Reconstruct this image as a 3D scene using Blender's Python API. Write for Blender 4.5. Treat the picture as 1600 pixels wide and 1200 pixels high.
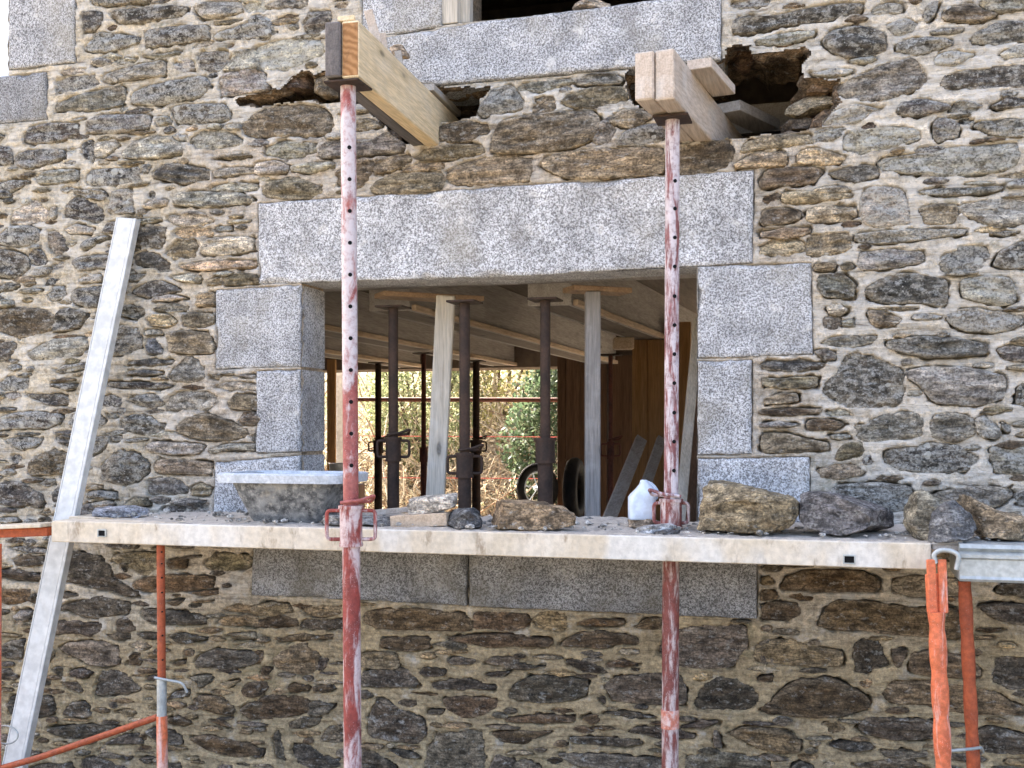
import bpy, bmesh, math, random
import numpy as np
from mathutils import Vector

for o in list(bpy.data.objects):
    bpy.data.objects.remove(o, do_unlink=True)
scene = bpy.context.scene
COL = scene.collection

# ------------------------------------------------------------------ camera, sky, sun, exposure
YAW = math.radians(15.9)          # the wall (plane y = 0) is seen slightly from the right
CAM = np.array([0.0, -4.2, 1.6])
FPX = 1755.0                      # focal length in pixels of the 1600 px wide photograph
HOR = 673.0                       # eye level in the photograph
cam_d = bpy.data.cameras.new('camera')
cam = bpy.data.objects.new('camera', cam_d); COL.objects.link(cam)
cam.location = CAM
cam.rotation_euler = (math.radians(90), 0, YAW)
cam_d.sensor_width = 36.0
cam_d.lens = FPX / 1600 * 36.0
cam_d.shift_y = (HOR - 600) / 1600
cam_d.clip_start = 0.05; cam_d.clip_end = 500
scene.camera = cam

SUN_EL = math.radians(40)
SUN_DIR = np.array([-0.80, 0.60])          # horizontal direction towards the sun: behind the house, to the left
SUN_DIR = SUN_DIR / np.linalg.norm(SUN_DIR)
w = bpy.data.worlds.new('World'); scene.world = w; w.use_nodes = True
nt = w.node_tree
sky = nt.nodes.new('ShaderNodeTexSky'); sky.sky_type = 'NISHITA'; sky.sun_disc = False
sky.sun_elevation = SUN_EL
sky.sun_rotation = math.atan2(SUN_DIR[0], SUN_DIR[1])
sky.air_density = 0.7; sky.dust_density = 6.0; sky.ozone_density = 0.3
nt.nodes['Background'].inputs['Strength'].default_value = 0.15
nt.links.new(sky.outputs[0], nt.nodes['Background'].inputs['Color'])
sun_d = bpy.data.lights.new('sun', 'SUN'); sun_d.energy = 5.0; sun_d.angle = math.radians(0.5)
sun_d.color = (1.0, 0.93, 0.82)
sun = bpy.data.objects.new('sun', sun_d); COL.objects.link(sun)
sdir = Vector((SUN_DIR[0] * math.cos(SUN_EL), SUN_DIR[1] * math.cos(SUN_EL), math.sin(SUN_EL)))
sun.rotation_euler = sdir.to_track_quat('Z', 'Y').to_euler()
sun.location = (-6, 6, 8)
scene.view_settings.view_transform = 'Standard'
scene.view_settings.look = 'None'
scene.view_settings.gamma = 1.0
scene.view_settings.use_curve_mapping = False
scene.view_settings.exposure = 2.88
scene.cycles.max_bounces = 6; scene.cycles.diffuse_bounces = 4; scene.cycles.glossy_bounces = 2; scene.cycles.transmission_bounces = 2
scene.cycles.caustics_reflective = False; scene.cycles.caustics_refractive = False

# ------------------------------------------------------------------ helpers
np.seterr(over='ignore')
rng = random.Random(7)
nrg = np.random.default_rng(7)
FWD = np.array([-math.sin(YAW), math.cos(YAW), 0.0])
RGT = np.array([math.cos(YAW), math.sin(YAW), 0.0])
UPV = np.array([0, 0, 1.0])

def ray(px, py):
    return FWD + RGT * ((px - 800) / FPX) + UPV * ((HOR - py) / FPX)
def P(px, py, y=0.0):                      # the point of the plane y = const that the photograph shows at (px, py)
    d = ray(px, py); return CAM + d * ((y - CAM[1]) / d[1])
def PZ(px, py, z):                         # the same for a horizontal plane
    d = ray(px, py); return CAM + d * ((z - CAM[2]) / d[2])
def PD(px, py, depth):
    return CAM + ray(px, py) * depth
def proj(p):
    v = np.asarray(p) - CAM
    z = v @ FWD
    return 800 + FPX * (v @ RGT) / z, HOR - FPX * v[..., 2] / z

def hash2(ix, iy, seed):
    if 1:
        h = (ix.astype(np.int64).astype(np.uint32) * np.uint32(374761393)) ^ (iy.astype(np.int64).astype(np.uint32) * np.uint32(668265263)) ^ np.uint32((seed * 2246822519 + 97) & 0xffffffff)
        h = (h ^ (h >> np.uint32(13))) * np.uint32(1274126177)
        h = (h ^ (h >> np.uint32(15))) * np.uint32(2246822519)
        h = h ^ (h >> np.uint32(16))
    return h.astype(np.float64) / 4294967295.0 * 2 - 1
def vn(x, y, seed=0):
    x = np.asarray(x, float); y = np.asarray(y, float)
    ix = np.floor(x); iy = np.floor(y); fx = x - ix; fy = y - iy
    fx = fx * fx * (3 - 2 * fx); fy = fy * fy * (3 - 2 * fy)
    a = hash2(ix, iy, seed); b = hash2(ix + 1, iy, seed); c = hash2(ix, iy + 1, seed); d = hash2(ix + 1, iy + 1, seed)
    return (a * (1 - fx) + b * fx) * (1 - fy) + (c * (1 - fx) + d * fx) * fy
def fbm(x, y, seed=0, octv=3):
    s = 0; a = 1.0; t = 0
    for k in range(octv):
        s = s + a * vn(np.asarray(x) * 2 ** k + 17.3 * k, np.asarray(y) * 2 ** k - 9.1 * k, seed + k); t += a; a *= 0.5
    return s / t

WLOC = {}
def _place(o, parent, at):
    base = np.zeros(3)
    if parent is not None:
        o.parent = parent; base = WLOC[parent.name]
    o.location = np.asarray(at) - base
    WLOC[o.name] = np.asarray(at, float)
def mk(name, verts, faces, mat, parent=None, smooth=False, tint=None, origin=None):
    v = np.asarray(verts, float)
    c = v.mean(0) if origin is None else np.asarray(origin, float)
    me = bpy.data.meshes.new(name)
    me.from_pydata((v - c).tolist(), [], faces)
    if smooth:
        me.polygons.foreach_set('use_smooth', [True] * len(me.polygons))
    if tint is not None:
        at = me.color_attributes.new('tint', 'FLOAT_COLOR', 'POINT')
        t = np.asarray(tint, np.float32)
        if t.ndim == 1: t = np.tile(t, (len(v), 1))
        at.data.foreach_set('color', t.ravel())
    me.materials.append(mat)
    me.update()
    o = bpy.data.objects.new(name, me); COL.objects.link(o)
    _place(o, parent, c)
    return o
def empty(name, loc, label=None, cat=None, group=None, kind=None, parent=None):
    o = bpy.data.objects.new(name, None); COL.objects.link(o)
    o.empty_display_size = 0.1
    _place(o, parent, loc)
    return tag(o, label, cat, group, kind)
def tag(o, label=None, cat=None, group=None, kind=None):
    if label: o['label'] = label
    if cat: o['category'] = cat
    if group: o['group'] = group
    if kind: o['kind'] = kind
    return o

class MB:                                   # collects shapes into one mesh
    def __init__(s): s.v = []; s.f = []
    def add(s, v, f):
        n = len(s.v); s.v.extend([tuple(map(float, p)) for p in v]); s.f.extend([tuple(i + n for i in q) for q in f]); return s
    def box(s, lo, hi, ch=0.0):
        return s.obox((np.asarray(lo, float) + hi) / 2, np.eye(3), (np.asarray(hi, float) - lo) / 2, ch)
    def obox(s, c, ax, h, ch=0.0):          # centre, 3 unit axes (rows), half sizes, chamfer
        c = np.asarray(c, float); ax = np.asarray(ax, float); h = np.asarray(h, float)
        bm = bmesh.new(); bmesh.ops.create_cube(bm, size=2.0)
        for q in bm.verts: q.co = Vector((q.co.x * h[0], q.co.y * h[1], q.co.z * h[2]))
        if ch > 0:
            bmesh.ops.bevel(bm, geom=bm.edges[:], offset=min(ch, 0.45 * h.min()), segments=1, affect='EDGES')
        bm.verts.index_update()
        v = [c + np.array(q.co) @ ax for q in bm.verts]; f = [tuple(x.index for x in q.verts) for q in bm.faces]
        bm.free(); return s.add(v, f)
    def bar(s, a, b, wd, ht, up=(0, 0, 1), ch=0.003):     # rectangular bar between a and b: width sideways, height along up
        a = np.asarray(a, float); b = np.asarray(b, float); d = b - a; L = np.linalg.norm(d); d /= L
        u = np.asarray(up, float); sd = np.cross(d, u); sd /= np.linalg.norm(sd); u = np.cross(sd, d)
        return s.obox((a + b) / 2, [sd, d, u], [wd / 2, L / 2, ht / 2], ch)
    def tube(s, a, b, r0, r1=None, n=18, cap=True):
        return s.sweep([a, b], [r0, r0 if r1 is None else r1], n, cap)
    def sweep(s, pts, rad, n=10, cap=True, closed=False):
        pts = [np.asarray(p, float) for p in pts]; m = len(pts)
        if np.isscalar(rad): rad = [rad] * m
        V = []; F = []; pu = None
        for i in range(m):
            if closed: d = pts[(i + 1) % m] - pts[i - 1]
            else: d = pts[min(i + 1, m - 1)] - pts[max(i - 1, 0)]
            d = d / (np.linalg.norm(d) + 1e-12)
            if pu is None:
                pu = np.cross(d, [0.31, 0.17, 0.93]) if abs(d[2]) < 0.9 else np.cross(d, [0, 1, 0])
            u = pu - d * (pu @ d); u /= np.linalg.norm(u); pu = u; q = np.cross(d, u)
            for k in range(n):
                a = 2 * math.pi * k / n
                V.append(pts[i] + rad[i] * (u * math.cos(a) + q * math.sin(a)))
        for i in range(m if closed else m - 1):
            j = (i + 1) % m
            for k in range(n):
                F.append((i * n + k, i * n + (k + 1) % n, j * n + (k + 1) % n, j * n + k))
        if cap and not closed:
            F.append(tuple(range(n - 1, -1, -1))); F.append(tuple((m - 1) * n + k for k in range(n)))
        return s.add(V, F)
    def build(s, name, mat, parent=None, smooth=False, tint=None, origin=None):
        o = mk(name, s.v, s.f, mat, parent, smooth, tint, origin)
        if smooth:
            me = o.data
            me.update()
            try: me.set_sharp_from_angle(angle=math.radians(40))
            except Exception: pass
        return o
def roundpath(pts, r, n=5, closed=False):   # polyline with rounded corners
    pts = [np.asarray(p, float) for p in pts]; out = []; m = len(pts)
    for i in range(m):
        if not closed and i in (0, m - 1): out.append(pts[i]); continue
        a, b, c = pts[i - 1], pts[i], pts[(i + 1) % m]
        d0 = (a - b) / np.linalg.norm(a - b); d1 = (c - b) / np.linalg.norm(c - b)
        p0 = b + d0 * r; p1 = b + d1 * r
        for k in range(n + 1):
            t = k / n; out.append((1 - t) ** 2 * p0 + 2 * t * (1 - t) * b + t * t * p1)
    return out

# ------------------------------------------------------------------ materials
class NT:
    def __init__(s, name):
        s.m = bpy.data.materials.new(name); s.m.use_nodes = True; s.t = s.m.node_tree
        s.b = s.t.nodes['Principled BSDF']; s.out = s.t.nodes['Material Output']
        s.b.inputs['Roughness'].default_value = 0.85
        s.b.inputs['Specular IOR Level'].default_value = 0.3
    def n(s, ty, **kw):
        nd = s.t.nodes.new('ShaderNode' + ty)
        for k, v in kw.items(): setattr(nd, k, v)
        return nd
    def lk(s, a, b): s.t.links.new(a, b)
    def put(s, sock, v):
        if hasattr(v, 'is_linked') or isinstance(v, bpy.types.NodeSocket): s.lk(v, sock)
        elif isinstance(v, (tuple, list)) and len(v) == 3 and sock.type == 'RGBA': sock.default_value = (*v, 1)
        else: sock.default_value = v
    def pos(s, scale=(1, 1, 1), world=True, rot=(0, 0, 0)):
        src = s.n('NewGeometry').outputs['Position'] if world else s.n('TexCoord').outputs['Object']
        mp = s.n('Mapping'); s.lk(src, mp.inputs['Vector']); mp.inputs['Scale'].default_value = scale; mp.inputs['Rotation'].default_value = rot
        return mp.outputs[0]
    def noise(s, vec, scale, detail=3, rough=0.55, dist=0.0):
        nd = s.n('TexNoise'); s.lk(vec, nd.inputs['Vector'])
        nd.inputs['Scale'].default_value = scale; nd.inputs['Detail'].default_value = detail
        nd.inputs['Roughness'].default_value = rough; nd.inputs['Distortion'].default_value = dist
        return nd.outputs['Fac']
    def vor(s, vec, scale, rand=1.0, feature='F1', out='Distance'):
        nd = s.n('TexVoronoi', feature=feature); s.lk(vec, nd.inputs['Vector'])
        nd.inputs['Scale'].default_value = scale; nd.inputs['Randomness'].default_value = rand
        return nd.outputs[out]
    def mr(s, v, a, b, c=0.0, d=1.0, smooth=True):
        nd = s.n('MapRange'); nd.interpolation_type = 'SMOOTHSTEP' if smooth else 'LINEAR'
        s.put(nd.inputs['Value'], v)
        for k, x in zip(('From Min', 'From Max', 'To Min', 'To Max'), (a, b, c, d)): s.put(nd.inputs[k], x)
        return nd.outputs['Result']
    def math(s, op, a, b=None):
        nd = s.n('Math', operation=op); s.put(nd.inputs[0], a)
        if b is not None: s.put(nd.inputs[1], b)
        return nd.outputs[0]
    def mix(s, fac, a, b, mode='MIX'):
        nd = s.n('Mix', data_type='RGBA', blend_type=mode); nd.clamp_factor = True
        s.put(nd.inputs[0], fac); s.put(nd.inputs[6], a); s.put(nd.inputs[7], b)
        return nd.outputs[2]
    def gray(s, v):
        nd = s.n('CombineColor'); 
        for k in range(3): s.put(nd.inputs[k], v)
        return nd.outputs[0]
    def bump(s, h, dist, strength=1.0, prev=None):
        nd = s.n('Bump'); s.put(nd.inputs['Height'], h); nd.inputs['Distance'].default_value = dist; nd.inputs['Strength'].default_value = strength
        if prev is not None: s.lk(prev, nd.inputs['Normal'])
        return nd.outputs[0]
    def fin(s, col, rough=None, normal=None, metal=None):
        s.put(s.b.inputs['Base Color'], col)
        if rough is not None: s.put(s.b.inputs['Roughness'], rough)
        if normal is not None: s.lk(normal, s.b.inputs['Normal'])
        if metal is not None: s.put(s.b.inputs['Metallic'], metal)
        return s.m

def m_stone(name, world=True, st=(13, 13, 62), b2=0.022):
    t = NT(name)
    at = t.n('Attribute', attribute_name='tint')
    base = at.outputs['Color']; lich = at.outputs['Alpha']
    p = t.pos((1, 1, 1), world); strat = t.pos(st, world, (0, math.radians(5), 0))
    n1 = t.noise(strat, 1.0, 6, 0.66, 0.35)
    n2 = t.noise(t.pos((1, 1, 1.7), world), 19, 6, 0.70, 0.0); n3 = t.noise(p, 120, 4, 0.7); n4 = t.noise(p, 5, 2)
    c = t.mix(1.0, base, t.gray(t.mr(n1, 0.30, 0.70, 0.55, 1.5)), 'MULTIPLY')
    c = t.mix(1.0, c, t.gray(t.mr(n2, 0.32, 0.68, 0.35, 1.8)), 'MULTIPLY')
    c = t.mix(1.0, c, t.gray(t.mr(n3, 0.3, 0.7, 0.5, 1.6)), 'MULTIPLY')
    rust = t.mr(t.noise(t.pos((1, 1, 2.5), world), 11, 3, 0.6), 0.52, 0.70, 0.0, 0.42)
    c = t.mix(rust, c, t.mix(0.5, c, (0.20, 0.12, 0.055)))
    crack = t.mr(t.vor(t.pos((5, 5, 34), world, (0, math.radians(6), 0)), 1.3, 1.0, 'DISTANCE_TO_EDGE'), 0.0, 0.05, 1.0, 0.0)
    crack = t.math('MULTIPLY', crack, t.mr(n2, 0.40, 0.60, 0.0, 1.0))
    c = t.mix(t.math('MULTIPLY', crack, 0.75), c, (0.015, 0.013, 0.012))
    # pale lichen: crusts in the lie of the stone and round spots
    veil = t.mr(t.math('ADD', t.noise(t.pos((17, 17, 30), world), 1.7, 6, 0.70), t.math('MULTIPLY', lich, 0.18)), 0.57, 0.70)
    veil = t.math('MULTIPLY', veil, t.mr(n3, 0.32, 0.58, 0.1, 1.0))
    c = t.mix(t.math('MULTIPLY', veil, 0.75), c, t.mix(n4, (0.46, 0.46, 0.41), (0.60, 0.57, 0.52)))
    wob = t.n('VectorMath', operation='ADD'); nn = t.n('TexNoise'); t.lk(p, nn.inputs['Vector']); nn.inputs['Scale'].default_value = 60
    sc = t.n('VectorMath', operation='SCALE'); t.lk(nn.outputs['Color'], sc.inputs[0]); sc.inputs['Scale'].default_value = 0.016
    t.lk(p, wob.inputs[0]); t.lk(sc.outputs[0], wob.inputs[1])
    vd = t.vor(wob.outputs[0], 30); vc = t.vor(wob.outputs[0], 30, out='Color')
    sep = t.n('SeparateColor'); t.lk(vc, sep.inputs[0])
    rad = t.math('MULTIPLY', t.mr(t.math('ADD', sep.outputs[0], t.math('MULTIPLY', lich, 0.30)), 0.95, 1.30, 0.0, 0.6), lich)
    spot = t.mr(t.math('SUBTRACT', rad, vd), 0.0, 0.06)
    vd2 = t.vor(wob.outputs[0], 95); vc2 = t.vor(wob.outputs[0], 95, out='Color')
    sp2 = t.n('SeparateColor'); t.lk(vc2, sp2.inputs[0])
    spot2 = t.mr(t.math('SUBTRACT', t.math('MULTIPLY', t.mr(sp2.outputs[1], 0.5, 1.0, 0.0, 0.55), lich), vd2), 0.0, 0.1)
    c = t.mix(t.math('MULTIPLY', t.math('MAXIMUM', spot, t.math('MULTIPLY', spot2, 0.85)), 0.72), c, (0.62, 0.61, 0.55))
    nb = t.bump(n1, 0.020, 1.0); nb = t.bump(n2, b2, 1.0, nb); nb = t.bump(n3, 0.005, 0.9, nb)
    return t.fin(c, 0.88, nb)

def m_mortar(name, flat=False):
    t = NT(name); p = t.pos()
    if flat: base = t.mix(0.0, (0.36, 0.28, 0.19), (0, 0, 0)); lime = 0.2
    else:
        at = t.n('Attribute', attribute_name='tint'); base = at.outputs['Color']; lime = at.outputs['Alpha']
    n1 = t.noise(p, 7, 5, 0.62); n2 = t.noise(p, 60, 4, 0.65); n3 = t.noise(p, 220, 3, 0.6); n4 = t.noise(p, 2.4, 3)
    c = t.mix(1.0, base, t.gray(t.mr(n1, 0.3, 0.7, 0.80, 1.18)), 'MULTIPLY')
    c = t.mix(1.0, c, t.gray(t.mr(n2, 0.3, 0.7, 0.68, 1.25)), 'MULTIPLY')
    c = t.mix(1.0, c, t.gray(t.mr(n3, 0.3, 0.7, 0.84, 1.14)), 'MULTIPLY')
    lm = t.mr(t.math('ADD', t.noise(p, 9, 5, 0.68), t.math('MULTIPLY', lime, 0.22)), 0.58, 0.76)
    c = t.mix(t.math('MULTIPLY', lm, 0.72), c, (0.63, 0.59, 0.52))
    gm = t.mr(t.math('MULTIPLY', n4, t.noise(p, 26, 4, 0.7)), 0.29, 0.40, 0, 0.45)
    c = t.mix(gm, c, (0.19, 0.17, 0.09))
    dk = t.mr(t.noise(t.pos((1, 1, 2.2)), 34, 5, 0.7), 0.60, 0.74, 0, 0.5)      # grime and small dark chippings
    c = t.mix(dk, c, (0.10, 0.085, 0.07))
    lay_ = t.noise(t.pos((6, 6, 46), True, (0, math.radians(4), 0)), 1.0, 5, 0.66, 0.8)          # trowelled and weathered in the lie of the courses
    c = t.mix(1.0, c, t.gray(t.mr(lay_, 0.32, 0.66, 0.72, 1.16)), 'MULTIPLY')
    c = t.mix(t.mr(lay_, 0.39, 0.31, 0, 0.55), c, (0.11, 0.085, 0.06))
    nb = t.bump(n1, 0.02, 0.6); nb = t.bump(n2, 0.010, 0.9, nb); nb = t.bump(n3, 0.004, 0.9, nb); nb = t.bump(lay_, 0.012, 0.9, nb)
    return t.fin(c, 0.95, nb)

def m_granite(name, light=1.0, stain=0.2):
    t = NT(name); p = t.pos(); o = t.n('ObjectInfo').outputs['Random']
    v = t.noise(p, 140, 2, 0.55, 0.4); v2 = t.noise(p, 260, 2, 0.5); n = t.noise(p, 7, 5, 0.65); big = t.noise(p, 2.6, 4, 0.6)
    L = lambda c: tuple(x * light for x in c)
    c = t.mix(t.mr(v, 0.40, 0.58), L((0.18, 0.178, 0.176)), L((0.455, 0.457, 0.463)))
    c = t.mix(t.mr(v2, 0.56, 0.64, 0, 0.85), c, L((0.055, 0.054, 0.054)))
    c = t.mix(t.mr(v2, 0.40, 0.31, 0, 0.6), c, L((0.64, 0.63, 0.61)))
    c = t.mix(1.0, c, t.gray(t.mr(n, 0.3, 0.7, 0.72, 1.22)), 'MULTIPLY')
    c = t.mix(1.0, c, t.gray(t.mr(o, 0, 1, 0.86, 1.10, False)), 'MULTIPLY')
    c = t.mix(t.mr(big, 0.50, 0.68, 0, stain), c, L((0.23, 0.205, 0.15)))
    tool = t.noise(t.pos((30, 30, 5)), 1.0, 4, 0.6)
    c = t.mix(t.mr(t.noise(t.pos((1, 1, 0.35)), 9, 5, 0.65), 0.58, 0.72, 0, 0.35), c, L((0.15, 0.14, 0.125)))
    lm = t.mr(t.noise(p, 13, 6, 0.74), 0.55, 0.70, 0, 0.6); c = t.mix(lm, c, L((0.56, 0.54, 0.50)))
    nb = t.bump(v, 0.004, 0.8); nb = t.bump(n, 0.016, 0.6, nb); nb = t.bump(tool, 0.004, 0.5, nb)
    return t.fin(c, 0.88, nb)

def m_wood(name, c0, c1, axis=1, white=0.0, dark=0.15, rough=0.8, world=False):
    t = NT(name); sc = [26, 26, 26]; sc[axis] = 1.6
    p = t.pos(tuple(sc), world); q = t.pos((1, 1, 1), world)
    g = t.noise(p, 1.0, 5, 0.62, 0.5); f = t.noise(p, 6.0, 3, 0.6); b = t.noise(q, 6, 4, 0.6)
    c = t.mix(t.mr(g, 0.3, 0.7), c0, c1)
    c = t.mix(1.0, c, t.gray(t.mr(f, 0.3, 0.7, 0.82, 1.15)), 'MULTIPLY')
    c = t.mix(t.mr(b, 0.55, 0.75, 0, dark), c, (0.07, 0.05, 0.03))
    ks = [7.0, 7.0, 7.0]; ks[axis] = 2.6
    kv = t.vor(t.pos(tuple(ks), world), 1.0); kn = t.mr(kv, 0.10, 0.05); ring = t.mr(kv, 0.20, 0.09, 0, 0.35)
    c = t.mix(ring, c, tuple(x * 0.62 for x in c0)); c = t.mix(t.math('MULTIPLY', kn, 0.8), c, tuple(x * 0.25 for x in c0))
    if white > 0:
        wm = t.mr(t.noise(t.pos((3, 3, 3), world), 2.2, 5, 0.66), 0.5, 0.68, 0, white); c = t.mix(wm, c, (0.62, 0.61, 0.58))
    nb = t.bump(g, 0.006, 0.6); nb = t.bump(f, 0.002, 0.6, nb)
    return t.fin(c, rough, nb)

def m_paint(name, c0, c1, spl, amount=0.5, rough=0.6, vscale=(10, 10, 2.2), lo=None):
    # painted steel with cement splashes: amount of splash grows with `amount`; lo = (z0, z1) limits more splash upwards
    t = NT(name); p = t.pos(vscale); q = t.pos()
    a = t.noise(p, 1.7, 6, 0.68, 0.4); b = t.noise(q, 55, 4, 0.7); d = t.noise(q, 16, 3)
    c = t.mix(t.mr(d, 0.3, 0.7), c0, c1)
    c = t.mix(1.0, c, t.gray(t.mr(b, 0.3, 0.7, 0.75, 1.2)), 'MULTIPLY')
    s = t.math('ADD', a, amount - 0.5)
    if lo is not None:
        sx = t.n('SeparateXYZ'); t.lk(q, sx.inputs[0]); s = t.math('ADD', s, t.mr(sx.outputs[2], lo[0], lo[1], lo[2], lo[3]))
    m = t.mr(s, 0.46, 0.60); m = t.math('MULTIPLY', m, t.mr(b, 0.30, 0.55, 0.45, 0.95))
    c = t.mix(m, c, spl)
    sp = t.mr(t.vor(q, 170), 0.20, 0.10, 0, 0.8); c = t.mix(t.math('MULTIPLY', sp, t.mr(d, 0.45, 0.6)), c, spl)
    nb = t.bump(b, 0.002, 0.7); nb = t.bump(m, 0.002, 0.5, nb)
    return t.fin(c, rough, nb)

def m_plain(name, c0, c1=None, scale=20, rough=0.7, metal=0.0, bump=0.002, streak=None):
    t = NT(name); p = t.pos(streak or (1, 1, 1), False)
    n = t.noise(p, scale, 4, 0.62); n2 = t.noise(t.pos((1, 1, 1), False), scale * 6, 3)
    c = t.mix(t.mr(n, 0.3, 0.7), c0, c1 or tuple(x * 0.7 for x in c0))
    c = t.mix(1.0, c, t.gray(t.mr(n2, 0.3, 0.7, 0.85, 1.12)), 'MULTIPLY')
    return t.fin(c, rough, t.bump(n2, bump, 0.6), metal)

def m_endgrain():
    t = NT('pine_end_grain'); p = t.pos((1, 0.2, 1), False, (0, 0, 0)); mp = t.n('Mapping'); t.lk(p, mp.inputs['Vector']); mp.inputs['Location'].default_value = (0.05, 0, 0.11)
    wv = t.n('TexWave', wave_type='RINGS', rings_direction='Y'); t.lk(mp.outputs[0], wv.inputs['Vector'])
    wv.inputs['Scale'].default_value = 15; wv.inputs['Distortion'].default_value = 6.0; wv.inputs['Detail'].default_value = 3; wv.inputs['Detail Scale'].default_value = 1.2
    n = t.noise(t.pos((1, 1, 1), False), 34, 4, 0.65); c = t.mix(wv.outputs['Fac'], (0.27, 0.13, 0.05), (0.43, 0.23, 0.10))
    c = t.mix(t.mr(n, 0.5, 0.72, 0, 0.6), c, (0.12, 0.065, 0.035))
    return t.fin(c, 0.85, t.bump(n, 0.003, 0.7))
def m_deck():                               # form panel edge: cream, smeared with cement and brown stains
    t = NT('deck_board'); p = t.pos((1, 1, 1)); q = t.pos((1, 1, 0.45))
    a_ = t.noise(q, 7, 6, 0.66, 0.6); b_ = t.noise(p, 45, 4, 0.65); d_ = t.noise(q, 3.1, 4, 0.6)
    c = t.mix(t.mr(a_, 0.35, 0.65), (0.58, 0.49, 0.36), (0.68, 0.60, 0.48))
    c = t.mix(t.mr(t.noise(q, 11, 5, 0.7), 0.53, 0.68, 0, 0.75), c, (0.22, 0.15, 0.085))
    c = t.mix(t.mr(t.noise(t.pos((1, 1, 0.18)), 24, 4, 0.7), 0.58, 0.72, 0, 0.5), c, (0.30, 0.25, 0.19))
    c = t.mix(t.mr(d_, 0.52, 0.66, 0, 0.7), c, (0.68, 0.66, 0.61))
    c = t.mix(1.0, c, t.gray(t.mr(b_, 0.3, 0.7, 0.88, 1.10)), 'MULTIPLY')
    return t.fin(c, 0.75, t.bump(b_, 0.003, 0.7))
M = {}
M['stone'] = m_stone('schist'); M['loose'] = m_stone('loose_schist', True, (20, 20, 44), 0.034); M['mortar'] = m_mortar('lime_mortar'); M['core'] = m_mortar('wall_core', True)
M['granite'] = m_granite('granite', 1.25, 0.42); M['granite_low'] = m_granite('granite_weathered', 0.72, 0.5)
M['needle_new'] = m_wood('fresh_pine', (0.68, 0.52, 0.30), (0.78, 0.63, 0.41), 1, 0.12, 0.05)
M['needle_end'] = m_endgrain()
M['needle_grey'] = m_wood('weathered_pine', (0.10, 0.09, 0.085), (0.17, 0.15, 0.14), 1, 0, 0.2)
M['needle_pale'] = m_wood('pale_timber', (0.46, 0.37, 0.29), (0.58, 0.49, 0.40), 1, 0.35, 0.12)
M['deck'] = m_deck()
M['plank_grey'] = m_wood('grey_plank', (0.30, 0.27, 0.23), (0.42, 0.38, 0.33), 1, 0.2, 0.2)
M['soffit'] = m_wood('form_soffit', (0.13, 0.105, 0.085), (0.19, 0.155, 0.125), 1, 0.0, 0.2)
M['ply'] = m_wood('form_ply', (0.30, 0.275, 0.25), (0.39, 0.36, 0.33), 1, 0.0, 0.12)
M['batten'] = m_wood('batten_pine', (0.44, 0.33, 0.225), (0.56, 0.44, 0.32), 1, 0.0, 0.1)
M['brown_board'] = m_wood('brown_board', (0.11, 0.065, 0.038), (0.17, 0.10, 0.06), 2, 0.0, 0.25)
M['orange_board'] = m_wood('orange_board', (0.34, 0.19, 0.075), (0.44, 0.26, 0.12), 2, 0.0, 0.2)
M['post_pale'] = m_wood('pale_post', (0.46, 0.41, 0.33), (0.60, 0.55, 0.46), 2, 0.4, 0.1)
M['post_grey'] = m_wood('grey_post', (0.22, 0.205, 0.19), (0.33, 0.31, 0.29), 2, 0.2, 0.2)
M['prop_red'] = m_paint('red_oxide_paint', (0.29, 0.055, 0.042), (0.23, 0.055, 0.045), (0.62, 0.51, 0.49), 0.53, 0.6, (12, 12, 2.6))
M['prop_white'] = m_paint('splashed_paint', (0.36, 0.12, 0.10), (0.30, 0.08, 0.07), (0.60, 0.54, 0.54), 0.52, 0.6, (8, 8, 3.4), lo=(1.35, 2.05, -0.12, 0.07))
M['prop_streak'] = m_paint('streaked_paint', (0.26, 0.10, 0.095), (0.17, 0.06, 0.06), (0.60, 0.54, 0.55), 0.545, 0.6, (26, 26, 4.0), lo=(1.7, 2.6, -0.02, 0.03))
M['prop_worn'] = m_paint('flaking_paint', (0.25, 0.075, 0.06), (0.19, 0.06, 0.05), (0.60, 0.50, 0.47), 0.52, 0.6, (22, 22, 4.5))
M['rust'] = m_plain('rusty_steel', (0.062, 0.036, 0.024), (0.030, 0.020, 0.015), 14, 0.75)
M['rust_red'] = m_plain('rust_red_steel', (0.16, 0.055, 0.035), (0.09, 0.04, 0.03), 14, 0.7)
M['orange'] = m_paint('orange_paint', (0.70, 0.185, 0.08), (0.62, 0.15, 0.065), (0.76, 0.52, 0.45), 0.42, 0.5, (16, 16, 2.2), lo=(.25, .85, 0.16, -0.03))
M['orange_dull'] = m_paint('dull_orange_paint', (0.42, 0.095, 0.035), (0.30, 0.07, 0.03), (0.30, 0.24, 0.20), 0.34, 0.6, (14, 14, 3))
M['band'] = m_paint('faded_orange_band', (0.62, 0.22, 0.14), (0.55, 0.18, 0.12), (0.74, 0.56, 0.50), 0.50, 0.6, (14, 14, 8))
M['galv'] = m_plain('galvanised_steel', (0.50, 0.52, 0.50), (0.36, 0.38, 0.37), 9, 0.5, 0.35)
M['alu'] = m_plain('aluminium_rule', (0.64, 0.63, 0.59), (0.55, 0.555, 0.53), 4, 0.5, 0.1, 0.001, (1, 1, 0.3))
M['black'] = m_plain('black_hole', (0.006, 0.006, 0.006), (0.003, 0.003, 0.003), 10, 0.9)
M['dark_rubber'] = m_plain('black_rubber', (0.022, 0.021, 0.021), (0.012, 0.012, 0.012), 16, 0.7)
M['white_pl'] = m_plain('white_plastic', (0.66, 0.72, 0.80), (0.60, 0.68, 0.78), 5, 0.4, 0, 0.0005)
M['white_paint'] = m_plain('white_paint', (0.74, 0.78, 0.80), (0.66, 0.71, 0.74), 5, 0.5, 0, 0.0005)
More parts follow.
